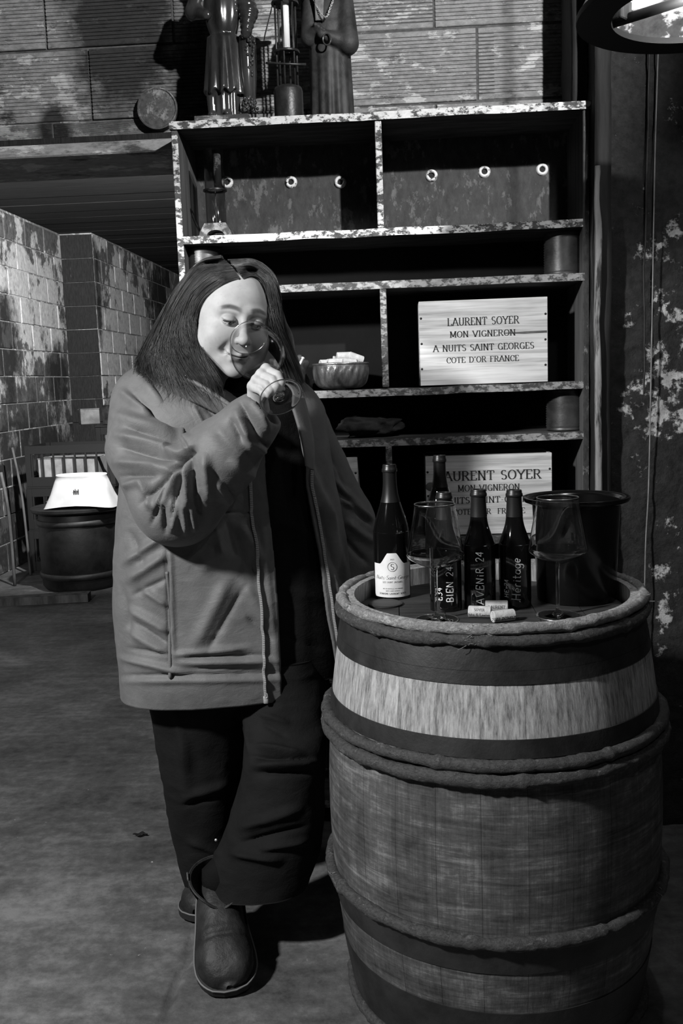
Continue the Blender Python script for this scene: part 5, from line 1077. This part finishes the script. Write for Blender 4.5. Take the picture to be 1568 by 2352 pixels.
v = folds(v, f, [(690, 1000, 700, 1560, 14, 0.003), (665, 1050, 670, 1550, 10, -0.004), (640, 1200, 720, 1230, 14, 0.003), (650, 1350, 735, 1380, 14, 0.003), (650, 1460, 740, 1490, 12, -0.004)], 0.0)
obj('knit_top', (v, f), m_knit, person, label='long black knit top')
nk = lathe([(0.066, -0.03), (0.064, 0.0), (0.060, 0.03), (0.059, 0.042), (0.062, 0.05)], 40, cap=False); c = at(545, 880, 2.285)
obj('roll_neck', thick(xf(nk, rot('x', 0.25) @ rot('y', 0.06), c), 0.004), m_knit, person)
legA = [(1500, 345, 620, 2.30, 0.115), (1580, 340, 610, 2.30, 0.13), (1640, 352, 572, 2.305, 0.12), (1700, 363, 563, 2.31, 0.115), (1800, 379, 556, 2.32, 0.11), (1900, 397, 548, 2.33, 0.10), (1960, 412, 540, 2.33, 0.095), (2030, 432, 530, 2.33, 0.085), (2062, 440, 526, 2.33, 0.08)]
legB = [(1500, 560, 735, 2.29, 0.11), (1580, 550, 757, 2.285, 0.125), (1640, 558, 752, 2.25, 0.125), (1700, 562, 748, 2.19, 0.125), (1790, 552, 744, 2.16, 0.12), (1870, 528, 740, 2.145, 0.115), (1940, 502, 733, 2.135, 0.11), (1985, 482, 720, 2.13, 0.105), (2024, 470, 706, 2.125, 0.105)]
lf = [(592, 1715, 690, 1730, 9, 0.010), (588, 1738, 705, 1742, 8, -0.014), (590, 1760, 720, 1752, 12, 0.014), (600, 1775, 700, 1778, 8, -0.009), (560, 1620, 575, 1730, 8, 0.006), (600, 1640, 660, 1660, 9, 0.006), (610, 1665, 655, 1690, 7, -0.006), (560, 1900, 680, 1860, 14, 0.009), (560, 1935, 690, 1900, 9, -0.009), (540, 1960, 640, 1975, 12, 0.010), (600, 1950, 700, 1930, 10, 0.008), (430, 1830, 520, 1800, 12, 0.007), (425, 1850, 500, 1830, 8, -0.007), (420, 1700, 430, 1850, 16, 0.006), (440, 1930, 500, 1960, 10, 0.007), (400, 1620, 430, 1760, 12, 0.005)]
tro = []
for tb_ in (legA, legB):
    v, f = loft(tb_, 150, 90); tro.append((folds(v, f, lf, 0.004, 9), f))
obj('trousers', join(*tro), m_trous, person, label='black loose trousers')
obj('hem_stud', xf(lathe([(0, 0), (0.004, 0.001), (0.003, 0.003), (0, 0.0035)], 12), rot('x', pi/2), at(496, 1929, 2.22)), m_zip, person)
# ---- boots
m_boot = M('scuffed_dark_leather', 0.009, 0.028, 16, rough=0.58, bmp=0.6, bsc=60, spec=0.35, con=(0.4, 0.75)); m_sole = plain('black_rubber', 0.008, 0.7); m_welt = plain('pale_welt_thread', 0.11, 0.6); m_gore = plain('black_elastic', 0.004, 0.9)
FT = [(0.0, 0.024, 0.055), (0.008, 0.037, 0.075), (0.03, 0.048, 0.085), (0.06, 0.052, 0.088), (0.09, 0.053, 0.088), (0.12, 0.055, 0.083), (0.15, 0.0585, 0.076), (0.18, 0.0625, 0.069), (0.21, 0.0645, 0.063), (0.24, 0.060, 0.055), (0.262, 0.046, 0.044), (0.275, 0.027, 0.030), (0.280, 0.008, 0.016)]
def boot(T, fwd, up, ank, mirror=1, label=None):
    """T: toe tip on the sole; fwd: heel to toe; up: out of the instep"""
    fwd = np.array(fwd, float); fwd /= np.linalg.norm(fwd); up = np.array(up, float); up -= fwd*(up@fwd); up /= np.linalg.norm(up); sd = np.cross(fwd, up)
    Mx = np.stack([sd, fwd, up], 1); O = np.asarray(T)-fwd*0.28; tr = lambda vf: xf(vf, Mx, O)
    s = np.linspace(0, 0.28, 60); w_, h_ = interp(s, FT); P = []; m_ = 40; z0 = 0.018
    for k in range(60):
        t = np.linspace(0, pi, m_); cc, ss = np.cos(t), np.sin(t); cen = 0.006*sin(pi*s[k]/0.28)*mirror+0.004*mirror*s[k]/0.28
        P.append(np.stack([cen+w_[k]*np.sign(cc)*np.abs(cc)**0.75, np.full(m_, s[k]), z0+(h_[k]-0.0)*np.abs(ss)**0.8], 1))
    v, f = grid(np.array(P)); n0 = vnormals(v, f)[30*m_+m_//2]
    if n0[2] < 0: f = [q[::-1] for q in f]
    v = v+vnormals(v, f)*(0.0022*fbm(v, 30, 3)-0.003*np.exp(-((v[:, 1]-0.185)/0.006)**2)*(v[:, 2] > 0.05)+0.002*np.exp(-((v[:, 1]-0.172)/0.007)**2)*(v[:, 2] > 0.05))[:, None]
    f = f+[[59*m_+i for i in range(m_)], [i for i in range(m_)][::-1]]
    b = obj('boot', tr((v, f)), m_boot, person, label=label)
    # shaft
    sh = []
    for u in np.linspace(0, 1, 14):
        t = np.linspace(0, 2*pi, 44, False); rx, ry = 0.050+0.018*u, 0.054+0.014*u; zz = 0.066+0.058*u; dip = 0.022*u*np.exp(-((np.abs(((t-pi/2+pi) % (2*pi))-pi))/0.5)**2)
        sh.append(np.stack([rx*np.cos(t), 0.058+0.006*u+ry*np.sin(t), zz-dip+0.006*u*np.cos(2*t)], 1))
    v, f = grid(np.array(sh), True); nn = vnormals(v, f); f = f if nn[6*44][0] > 0 else [q[::-1] for q in f]
    obj('shaft', tr(thick((v, f), 0.004)), m_boot, b)
    obj('sock', tube([O+Mx @ np.array([0, 0.055, 0.06]), O+Mx @ np.array([0, 0.05, 0.10]), np.asarray(ank)*0.5+0.5*(O+Mx @ np.array([0, 0.05, 0.10])), ank], [0.046, 0.046, 0.043, 0.042], 24), m_knit, b)
    top = sh[-1]; obj('shaft_binding', tr(tube(top, 0.0026, 6, closed=True)), m_boot, b)
    gor = []
    for u in np.linspace(0, 1, 10):
        t = np.linspace(-0.28+0.08*u, 0.28-0.08*u, 8)+(0 if mirror > 0 else pi); rx, ry = 0.0518+0.018*u, 0.0558+0.014*u
        gor.append(np.stack([rx*np.cos(t)+0.0012*mirror, 0.058+0.006*u+ry*np.sin(t), np.full(8, 0.055+0.062*u)], 1))
    obj('elastic_gore', tr(thick(grid(np.array(gor)), 0.001)), m_gore, b)
    obj('pull_tab', tr(thick(grid(np.array([[(mirror*(0.067+0.004*sin(u*pi)), 0.058+x_, 0.108+0.03*sin(u*pi*0.9)+0.004*u) for x_ in np.linspace(-0.01, 0.01, 5)] for u in np.linspace(0, 1, 8)])), 0.002)), m_welt, b)
    # sole: outline prism with heel block
    ln = np.linspace(0, 0.28, 40); ww, _ = interp(ln, FT); ww = ww+0.0055; cen = 0.006*np.sin(pi*ln/0.28)*mirror+0.004*mirror*ln/0.28
    out = np.array([(c_+w1, l_) for c_, w1, l_ in zip(cen, ww, ln)]+[(c_-w1, l_) for c_, w1, l_ in list(zip(cen, ww, ln))[::-1]]); out[:, 1] = np.where(out[:, 1] > 0.14, out[:, 1]+0.006*(out[:, 1]-0.14)/0.14, out[:, 1]-0.006*(0.14-out[:, 1])/0.14); k = len(out)
    lowz = np.where(out[:, 1] < 0.085, -0.004, 0.004)
    V = np.concatenate([np.c_[out, np.full(k, 0.021)], np.c_[out*[0.985, 1], lowz]]); obj('sole', tr((V, [list(range(k)), [k+i for i in range(k)][::-1]]+[(i, k+i, k+(i+1) % k, (i+1) % k) for i in range(k)])), m_sole, b, smooth=False)
    obj('welt', tr(tube(np.c_[out[2:-2]*[0.985, 0.999], np.full(k-4, 0.0215)], 0.0022, 6)), m_welt, b)
T1 = atz(534, 2284, 0.004); heel = at(508, 2062, 2.150); fw = T1-heel
upv = np.cross(np.array([1.0, 0.10, 0.0]), fw); upv = upv if upv[1] < 0 else -upv
boot(T1, fw, upv, at(585, 1930, 2.17), 1, 'dark scuffed ankle boot resting on its toe')
T2 = atz(452, 2128, 0.004); boot(np.array([T2[0]-0.01, T2[1]+0.02, 0.004]), (-0.22, -0.97, 0.0), (0, 0, 1), at(480, 1990, 2.33), -1, 'dark ankle boot half hidden behind the other')
# ================================================================== head, hair, hand, held glass
HS = 1.04; HR = rot('z', radians(25)) @ rot('x', radians(11)) @ rot('y', radians(8.5))
EYE = at(558, 737, 2.155); HC = EYE-HR @ (np.array([0, -0.085, 0.012])*HS)
def hd(G):
    e = lambda c, r: sd_ell(G, c, r)
    d = e((0, 0.022, 0.034), (0.080, 0.093, 0.084)); d = smin(d, e((0, -0.020, 0.016), (0.0775, 0.066, 0.092)), 0.02); d = smin(d, e((0, -0.026, -0.036), (0.0745, 0.062, 0.066)), 0.02)
    d = smin(d, e((0, -0.046, -0.076), (0.050, 0.042, 0.035)), 0.022); d = smin(d, e((0, -0.078, -0.098), (0.020, 0.015, 0.015)), 0.018)
    for s in (-1, 1):
        d = smin(d, e((s*0.042, -0.060, -0.030), (0.030, 0.026, 0.027)), 0.018)      # cheeks, lifted by the smile
        d = smin(d, e((s*0.054, -0.032, -0.056), (0.024, 0.03, 0.032)), 0.02)
        d = smin(d, sd_cap(G, (s*0.014, -0.0875, 0.030), (s*0.046, -0.074, 0.029), 0.006, 0.005), 0.020)  # brow ridge
    for s in (-1, 1): d = smax(d, -e((s*0.030, -0.107, 0.011), (0.020, 0.019, 0.012)), 0.014)     # sockets
    d = smin(d, sd_cap(G, (0, -0.088, 0.026), (0, -0.108, -0.022), 0.007, 0.010), 0.012); d = smin(d, e((0, -0.1125, -0.026), (0.0125, 0.0125, 0.0115)), 0.006)
    for s in (-1, 1): d = smin(d, e((s*0.0125, -0.1015, -0.030), (0.0082, 0.0105, 0.0078)), 0.005)
    for s in (-1, 1): d = smax(d, -sd_cap(G, (s*0.0062, -0.108, -0.042), (s*0.0056, -0.104, -0.030), 0.0036), 0.0025)  # nostrils
    for s in (-1, 1): d = smin(d, e((s*0.0305, -0.0815, 0.010), (0.0158, 0.0128, 0.0118)), 0.004)   # lids over the eyeballs
    for s in (-1, 1):                                                                              # narrow downcast slit
        x = G[..., 0]-s*0.0305; zz = G[..., 2]-(0.0052+14*x*x+0.05*s*x*0); d = smax(d, -smax(np.abs(zz)-0.0025*(1-(x/0.0150)**2).clip(0), smax(np.abs(x)-0.0140, G[..., 1]+0.082, 0.001), 0.0006), 0.0010)
    # mouth: closed smile
    cz = lambda x: -0.0645+6.5*x*x
    x = G[..., 0]; d = smin(d, sd_cap(G, (-0.024, -0.083, -0.0595), (0.0, -0.0975, -0.0610), 0.0035, 0.0056), 0.006); d = smin(d, sd_cap(G, (0.024, -0.083, -0.0595), (0.0, -0.0975, -0.0610), 0.0035, 0.0056), 0.006)
    d = smin(d, sd_cap(G, (-0.014, -0.0905, -0.0695), (0.014, -0.0905, -0.0695), 0.0058), 0.008)
    d = smax(d, -smax(np.abs(G[..., 2]-cz(x))-0.0011, smax(np.abs(x)-0.0285, G[..., 1]+0.084-7*x*x, 0.002), 0.001), 0.0022)
    for s in (-1, 1):
        d = smax(d, -sd_cap(G, (s*0.020, -0.098, -0.030), (s*0.036, -0.0835, -0.056), 0.0030, 0.0035), 0.010)   # smile folds
        d = smax(d, -e((s*0.0315, -0.0815, -0.0585), (0.0040, 0.004, 0.004)), 0.006)
        d = smax(d, -sd_cap(G, (s*0.016, -0.1015, 0.0005), (s*0.036, -0.089, -0.0050), 0.0016, 0.001), 0.006)   # under-eye crease
    d = smin(d, sd_cap(G, (0, 0.012, -0.060), (0, 0.040, -0.200), 0.050, 0.056), 0.02)
    for s in (-1, 1): d = smin(d, e((s*0.0755, 0.012, -0.002), (0.010, 0.020, 0.031)), 0.006)
    return d
def fast(fn, lo, hi, h): return surfnet(lambda G: fn(G.astype(np.float32)), lo, hi, h)
hv, hf = fast(hd, (-0.095, -0.135, -0.215), (0.095, 0.125, 0.128), 0.00175)
# tone painted on the skin: lips, brow hair, lashes, fine freckles
tone = np.ones(len(hv)); X_, Y_, Z_ = hv.T
lip = np.exp(-((X_/0.026)**4))*np.exp(-(((Z_+0.0655-5*X_*X_)/0.0075)**4))*(Y_ < -0.078); tone -= 0.42*lip
for s in (-1, 1):
    xx = s*X_-0.031; bz = 0.0335+0.004*np.cos(xx*70)-0.12*np.clip(xx-0.004, 0, 1); br_ = np.exp(-((Z_-bz)/(0.0052-0.05*np.clip(xx, 0, 0.03)))**4)*np.exp(-((xx/0.0215)**6))*(Y_ < -0.05); tone -= 0.80*br_
    xe = s*X_-0.0305; ez = 0.0062+14*xe*xe; tone -= 0.55*np.exp(-((Z_-ez-0.0014)/0.0016)**2)*(np.abs(xe) < 0.0155)*(Y_ < -0.06); tone -= 0.16*np.exp(-((Z_-0.019)/0.006)**2)*np.exp(-(xe/0.018)**4)*(Y_ < -0.06)
tone -= 0.05*(vnoise(hv, 240) > 0.55); tone = np.clip(tone, 0.1, 1)
def skin_mat():
    mt, t, b = nt('skin'); at_ = nd(t, 'ShaderNodeAttribute'); at_.attribute_name = 'tone'; v = coords(t)
    c = mixc(t, 1.0, ramp(t, noise(t, v, 35, 5), [(0.3, 0.30), (0.7, 0.365)]), at_.outputs['Fac'], 'MULTIPLY'); t.links.new(c, b.inputs['Base Color'])
    b.inputs['Roughness'].default_value = 0.58; b.inputs['Specular IOR Level'].default_value = 0.3; b.inputs['Subsurface Weight'].default_value = 0.12; b.inputs['Subsurface Radius'].default_value = (0.006, 0.006, 0.006); b.inputs['Subsurface Scale'].default_value = 1.0
    bump(t, b, noise(t, v, 500, 3), 0.12, 0.0006); return mt
m_skin = skin_mat()
HW = lambda v: np.asarray(v)*HS @ HR.T+HC
hvw = HW(hv)
# hand: palm and five fingers round the stem
W_ = at(592, 934, 2.012)
FNG = [ # knuckle, joint, joint, tip (picture x, y, distance) and radii
 [(611, 850, 1.990), (637, 862, 1.968), (645, 880, 1.955), (641, 897, 1.950)],
 [(600, 862, 1.982), (626, 873, 1.957), (634, 889, 1.946), (629, 902, 1.947)],
 [(589, 875, 1.978), (612, 885, 1.951), (621, 897, 1.943), (616, 907, 1.948)],
 [(579, 889, 1.980), (598, 897, 1.955), (606, 906, 1.949), (603, 914, 1.955)]]
RAD = [(0.0108, 0.0094, 0.0084, 0.0068), (0.0108, 0.0094, 0.0084, 0.0068), (0.0104, 0.0090, 0.0080, 0.0066), (0.0095, 0.0080, 0.0070, 0.0058)]
FP = [[at(*p) for p in f_] for f_ in FNG]; TH_ = [at(596, 905, 2.020), at(618, 892, 2.005), at(636, 886, 1.985), at(645, 895, 1.968)]
def hand(G):
    d = sd_cap(G, at(575, 965, 2.03), W_, 0.027, 0.025)
    for f_, r_ in zip(FP, RAD): d = smin(d, sd_cap(G, W_*0.75+f_[0]*0.25, f_[0], 0.0165, r_[0]*1.08), 0.012)
    d = smin(d, sd_cap(G, W_, TH_[0], 0.02, 0.016), 0.012)
    for f_, r_ in zip(FP, RAD):
        q = None
        for i in range(3):
            c_ = sd_cap(G, f_[i], f_[i+1], r_[i], r_[i+1]); q = c_ if q is None else smin(q, c_, 0.0025)
        q = smin(q, sd_ell(G, f_[0]+np.array([0, -0.003, 0.003]), (r_[0]*1.05,)*3), 0.004); d = smin(d, q, 0.0028)
    for i, (ra, rb) in enumerate(((0.014, 0.0115), (0.0115, 0.0098), (0.0098, 0.0078))): d = smin(d, sd_cap(G, TH_[i], TH_[i+1], ra, rb), 0.004)
    return d
A = np.array([p for f_ in FP for p in f_]+TH_+[W_, at(575, 965, 2.03)])
gv, gf = fast(hand, A.min(0)-0.032, A.max(0)+0.032, 0.0016)
# neck, shoulders, arms under the clothes join head and hand into one body mesh
def under(G):
    nb = HW((0, 0.036, -0.17)); ch = at(545, 1000, 2.30); hp_ = at(550, 1480, 2.29); sL = at(352, 935, 2.29); eL = at(410, 1150, 2.10); sR = at(690, 965, 2.37); eR = at(790, 1195, 2.43); wR = at(800, 1340, 2.40)
    d = sd_cap(G, nb, ch, 0.055, 0.11); d = smin(d, sd_cap(G, ch, hp_, 0.10, 0.10), 0.05)
    for a, b, ra, rb in ((ch, sL, 0.08, 0.05), (sL, eL, 0.05, 0.042), (eL, at(575, 965, 2.03), 0.042, 0.027), (ch, sR, 0.07, 0.045), (sR, eR, 0.045, 0.04), (eR, wR, 0.04, 0.026)): d = smin(d, sd_cap(G, a, b, ra, rb), 0.02)
    d = smin(d, sd_cap(G, at(480, 1520, 2.31), at(480, 2030, 2.33), 0.07, 0.04), 0.02); d = smin(d, sd_cap(G, at(650, 1520, 2.29), at(600, 1960, 2.15), 0.07, 0.04), 0.02)
    return d
uv, uf = fast(under, (-0.85, 1.93, 0.08), (0.22, 2.52, 1.45), 0.012)
body = obj('body', join((hvw, hf), (gv, gf), (uv, uf)), m_skin, person, label='face and hand of the person')
atr = body.data.attributes.new('tone', 'FLOAT', 'POINT'); gt = np.ones(len(gv)); gt -= 0.05*(vnoise(gv, 150) > 0.4)
atr.data.foreach_set('value', np.r_[tone, gt, np.ones(len(uv))].astype(np.float32))
# eyes
def eye_mat():
    mt, t, b = nt('eyeball'); at_ = nd(t, 'ShaderNodeAttribute'); at_.attribute_name = 'tone'; t.links.new(at_.outputs['Color'], b.inputs['Base Color']); b.inputs['Roughness'].default_value = 0.08; return mt
m_eye = eye_mat()
m_lash = plain('dark_lashes', 0.02, 0.6)
for s in (-1, 1):
    v, f = lathe([(0.0119*sin(a), -0.0119*cos(a)) for a in np.linspace(0.001, pi-0.001, 24)], 28, cap=False); c0 = np.array([s*0.0305, -0.0815+0.0003, 0.0085])
    look = np.array([0.42, -0.82, -0.42]); look /= np.linalg.norm(look); dt = (v/0.0119)@look; tn = np.where(dt > 0.86, 0.015, np.where(dt > 0.80, 0.03, 0.42))
    o = obj('eyeball', (HW(v+c0), f), m_eye, body); a_ = o.data.attributes.new('tone', 'FLOAT', 'POINT'); a_.data.foreach_set('value', tn.astype(np.float32))
for s in (-1, 1):
    xs = np.linspace(-0.0145, 0.0145, 16); pts = []
    for x in xs:
        z = 0.0052+14*x*x*0.55+0.0026*(1-(x/0.0150)**2); rr_ = 0.0138; yy_ = -0.0815-rr_*sqrt(max(1-(x/0.0165)**2-((z-0.0085)/0.0125)**2, 0.02)); pts.append((s*0.0305+x, yy_, z))
    obj('lashes', tube(HW(np.array(pts)), [0.0006]+[0.0011]*14+[0.0006], 6), m_lash, body)
m_nail = plain('fingernail', 0.62, 0.3)
for f_, r_ in zip(FP, RAD):
    t3 = f_[3]; dr = (f_[3]-f_[2]); dr /= np.linalg.norm(dr); out = np.array([0.25, -0.95, 0.1]); out -= dr*(out@dr); out /= np.linalg.norm(out); sd_ = np.cross(dr, out)
    P = np.array([[t3+dr*(u*0.0055-0.001)+sd_*w2*0.0046+out*(r_[3]*0.98-0.0022*w2*w2-0.0012*u*u) for w2 in np.linspace(-1, 1, 7)] for u in np.linspace(-0.9, 1.0, 6)]); vv, ff = grid(P)
    if vnormals(vv, ff)[20]@out < 0: ff = [q[::-1] for q in ff]
    obj('fingernail', thick((vv, ff), 0.0008), m_nail, body)
# ---- hair
def hair_mat():
    mt, t, b = nt('dark_hair'); v = coords(t); t.links.new(ramp(t, noise(t, v, 60, 4), [(0.3, 0.012), (0.75, 0.042)]), b.inputs['Base Color']); b.inputs['Roughness'].default_value = 0.42; b.inputs['Specular IOR Level'].default_value = 0.55; return mt
m_hair = hair_mat()
GLF = [[(551, 640, 2.125), (516, 652, 2.108), (468, 690, 2.105), (449, 745, 2.115), (462, 805, 2.115), (498, 868, 2.110), (508, 882, 2.115)],
       [(545, 630, 2.130), (498, 640, 2.110), (446, 688, 2.108), (426, 755, 2.110), (440, 815, 2.105), (472, 872, 2.105), (482, 892, 2.112)],
       [(536, 617, 2.150), (478, 630, 2.125), (425, 690, 2.122), (402, 760, 2.125), (408, 820, 2.118), (436, 868, 2.122), (446, 884, 2.13)],
       [(526, 606, 2.175), (462, 622, 2.15), (408, 690, 2.15), (378, 760, 2.16), (370, 815, 2.16), (388, 858, 2.165), (396, 872, 2.17)],
       [(516, 597, 2.21), (452, 616, 2.20), (400, 685, 2.20), (362, 760, 2.21), (340, 812, 2.21), (338, 842, 2.21), (342, 850, 2.21)],
       [(508, 591, 2.26), (455, 606, 2.26), (405, 668, 2.26), (362, 745, 2.26), (328, 805, 2.26), (310, 832, 2.25), (302, 838, 2.25)]]
GRT = [[(558, 640, 2.125), (580, 634, 2.125), (603, 648, 2.140), (616, 690, 2.175), (624, 740, 2.215), (640, 800, 2.235), (655, 860, 2.23)],
       [(550, 627, 2.140), (585, 622, 2.140), (616, 642, 2.165), (630, 690, 2.205), (640, 750, 2.245), (655, 815, 2.255), (676, 875, 2.245)],
       [(538, 611, 2.165), (585, 609, 2.175), (624, 635, 2.205), (640, 685, 2.24), (648, 750, 2.275), (668, 820, 2.28), (694, 886, 2.27)],
       [(522, 597, 2.21), (580, 597, 2.23), (625, 628, 2.26), (642, 680, 2.29), (650, 750, 2.31), (676, 830, 2.31), (704, 893, 2.30)]]
SHELL = [((0, 0.026, 0.036), (0.0915, 0.1035, 0.0965)), ((0, 0.0, -0.045), (0.088, 0.080, 0.085))]
def hair_at(p, k):
    d = ray(p[0], p[1]); o = (CAM-HC) @ HR/HS; dl = d @ HR/HS; best = None
    for c, r in SHELL:
        oc = (o-np.array(c))/np.array(r); dd = dl/np.array(r); A_ = dd@dd; B_ = oc@dd; C_ = oc@oc-1; disc = B_*B_-A_*C_
        t = (-B_-sqrt(max(disc, 0)))/A_; Yh = CAM[1]+d[1]*t
        if disc < 0: Yh = min(Yh, HC[1]-0.045)
        if best is None or (disc > 0 and Yh < best): best = Yh
    wgt = (1, 1, 1, 1, 0.75, 0.3, 0.0)[k]; Y = best*wgt+p[2]*(1-wgt); return at(p[0], p[1], Y)
def guide_surface(Gd, nu, nt_):
    """across (u) x along (t) spline surface"""
    al = np.array([spl([hair_at(p, k) for k, p in enumerate(g)], nt_) for g in Gd]); return np.array([spl(al[:, k], nu) for k in range(nt_)]).transpose(1, 0, 2)
def sheet(Gd, nu, nt_, sgn):
    S = guide_surface(Gd, nu, nt_); v, f = grid(S); nr = vnormals(v, f); cam_d = CAM-v
    if (nr*cam_d).sum() < 0: f = [q[::-1] for q in f]; nr = -nr
    u = np.repeat(np.linspace(0, 1, nu), nt_); t = np.tile(np.linspace(0, 1, nt_), nu); q = np.stack([u*90+3*sgn, t*2.2, u*0], 1)
    v = v+nr*(0.0028*vnoise(q, 0.45)+0.0016*vnoise(q, 1.0)+0.002*np.sin(u*30+t*3)*t)[:, None]; return v, f, S
def capfn(G):
    q = (G-HC) @ HR/HS
    d = sd_ell(q, (0, 0.026, 0.036), (0.0825, 0.0950, 0.0865)); d = smax(d, -sd_ell(q, (0.0, -0.115, -0.006), (0.078, 0.110, 0.112)), 0.006); d = smax(d, -(q[..., 2]+0.11), 0.02)
    for a, b, ra, rb in (((455, 670, 2.28), (430, 750, 2.275), 0.035, 0.040), ((430, 750, 2.275), (410, 815, 2.26), 0.040, 0.036), ((462, 790, 2.245), (470, 835, 2.235), 0.028, 0.028), ((400, 770, 2.26), (350, 822, 2.265), 0.028, 0.010), ((612, 680, 2.24), (640, 780, 2.28), 0.026, 0.03), ((640, 780, 2.28), (680, 870, 2.285), 0.03, 0.02), ((540, 760, 2.33), (545, 850, 2.36), 0.07, 0.06)):
        d = smin(d, sd_cap(G, at(*a), at(*b), ra, rb), 0.02)
    face_keep = sd_ell(q, (0.0, -0.115, -0.03), (0.070, 0.105, 0.112)); d = smax(d, -face_keep, 0.004); d = smax(d, -sd_ell(q, (0.0, -0.060, 0.115), (0.0030, 0.050, 0.040), rot('x', -0.5)), 0.001)
    return d
cv, cfc = fast(capfn, HC-np.array([0.22, 0.15, 0.24]), HC+np.array([0.22, 0.20, 0.16]), 0.0034)
hair = obj('hair', (cv, cfc), m_hair, person, label='long dark shoulder-length hair with a centre parting')
for Gd, nu, nt_, sg, cnt, nm in ((GLF, 170, 80, 1, 2600, 'hair_curtain'), (GRT, 90, 80, 2, 1000, 'hair_curtain')):
    v, f, S = sheet(Gd, nu, nt_, sg); kt = nt_; cut = 0.80+0.10*vnoise(np.stack([np.linspace(0, 1, nu)*14+sg, np.zeros(nu), np.zeros(nu)], 1), 1.0); vv = v.reshape(nu, nt_, 3); v2 = np.empty_like(vv)
    for i in range(nu):
        tq = np.linspace(0, cut[i], nt_)*(nt_-1)
        for c_ in range(3): v2[i, :, c_] = np.interp(tq, np.arange(nt_), vv[i, :, c_])
    sh_ = obj(nm, thick((v2.reshape(-1, 3), f), 0.004), m_hair, hair)
    parts_v = []; parts_f = []; n0 = 0; nk_ = 18; rr = np.random.RandomState(sg)
    ts = np.linspace(0, 1, nk_); NCL = 46 if sg == 1 else 24; CLL = 0.78+0.36*rr.rand(NCL); CLO = rr.randn(NCL, 3)*np.array([0.006, 0.004, 0.004]); CLP = rr.rand(NCL)*6
    for i in range(cnt):
        cl = rr.randint(0, NCL); u = (cl+0.5)/NCL+0.35/NCL*rr.randn(); l1 = CLL[cl]+0.10*rr.randn(); t0 = 0.0 if rr.rand() < 0.7 else rr.rand()*0.3; du = 0.06*rr.randn()*ts**1.5; uu = np.clip(u+du+0.012*np.sin(ts*6+rr.rand()*6), 0, 1)*(nu-1); tt = np.clip(t0+ts*(l1-t0), 0, 1)*(nt_-1)
        a = S[uu.astype(int), tt.astype(int)]; ui = np.minimum(uu.astype(int)+1, nu-1); ti = np.minimum(tt.astype(int)+1, nt_-1); fu = (uu-uu.astype(int))[:, None]; ft = (tt-tt.astype(int))[:, None]
        p = a*(1-fu)*(1-ft)+S[ui, tt.astype(int)]*fu*(1-ft)+S[uu.astype(int), ti]*(1-fu)*ft+S[ui, ti]*fu*ft
        over = max(0, l1-1.0); p = p+CLO[cl]*(ts**1.5)[:, None]+np.array([0.009, 0, 0])*(np.sin(ts*6+CLP[cl])*ts**1.3)[:, None]+np.array([0, -1, 0])*(0.0015+0.004*rr.rand())*np.minimum(1, ts*4+0.3)[:, None]+rr.randn(3)*0.0035*(ts**2)[:, None]+np.array([0.1, -0.3, -1])*over*0.22*(ts**3)[:, None]
        T = np.gradient(p, axis=0); T /= np.linalg.norm(T, axis=1)[:, None]+1e-9; sd_ = np.cross(T, [0, -1.0, 0.2]); sd_ /= np.linalg.norm(sd_, axis=1)[:, None]+1e-9; ou = np.cross(sd_, T); r = (0.00026+0.00026*rr.rand())*np.minimum(1, (1.02-ts)*3)[:, None]
        parts_v.append(np.stack([p+sd_*r, p-sd_*r*0.5+ou*r*0.87, p-sd_*r*0.5-ou*r*0.87], 1).reshape(-1, 3))
        for k in range(nk_-1):
            b0 = n0+k*3; parts_f += [(b0, b0+1, b0+4, b0+3), (b0+1, b0+2, b0+5, b0+4), (b0+2, b0, b0+3, b0+5)]
        n0 += nk_*3
    obj('strands', (np.concatenate(parts_v), parts_f), m_hair, sh_, kind='stuff')
# ---- the glass she holds
FT0 = at(645, 913, 1.935); RM = at(572, 775, 2.085); axg = RM-FT0; Lg = np.linalg.norm(axg); axg /= Lg
s1 = np.cross(axg, [0, 0, 1.0]); s1 /= np.linalg.norm(s1); s2 = np.cross(axg, s1); RG = np.stack([s1, s2, axg], 1)
wine_glass('wine_glass', 'tilted clear wine glass held up to the nose by its stem', 'glass', tuple(FT0), RG, 1, Lg/0.207)
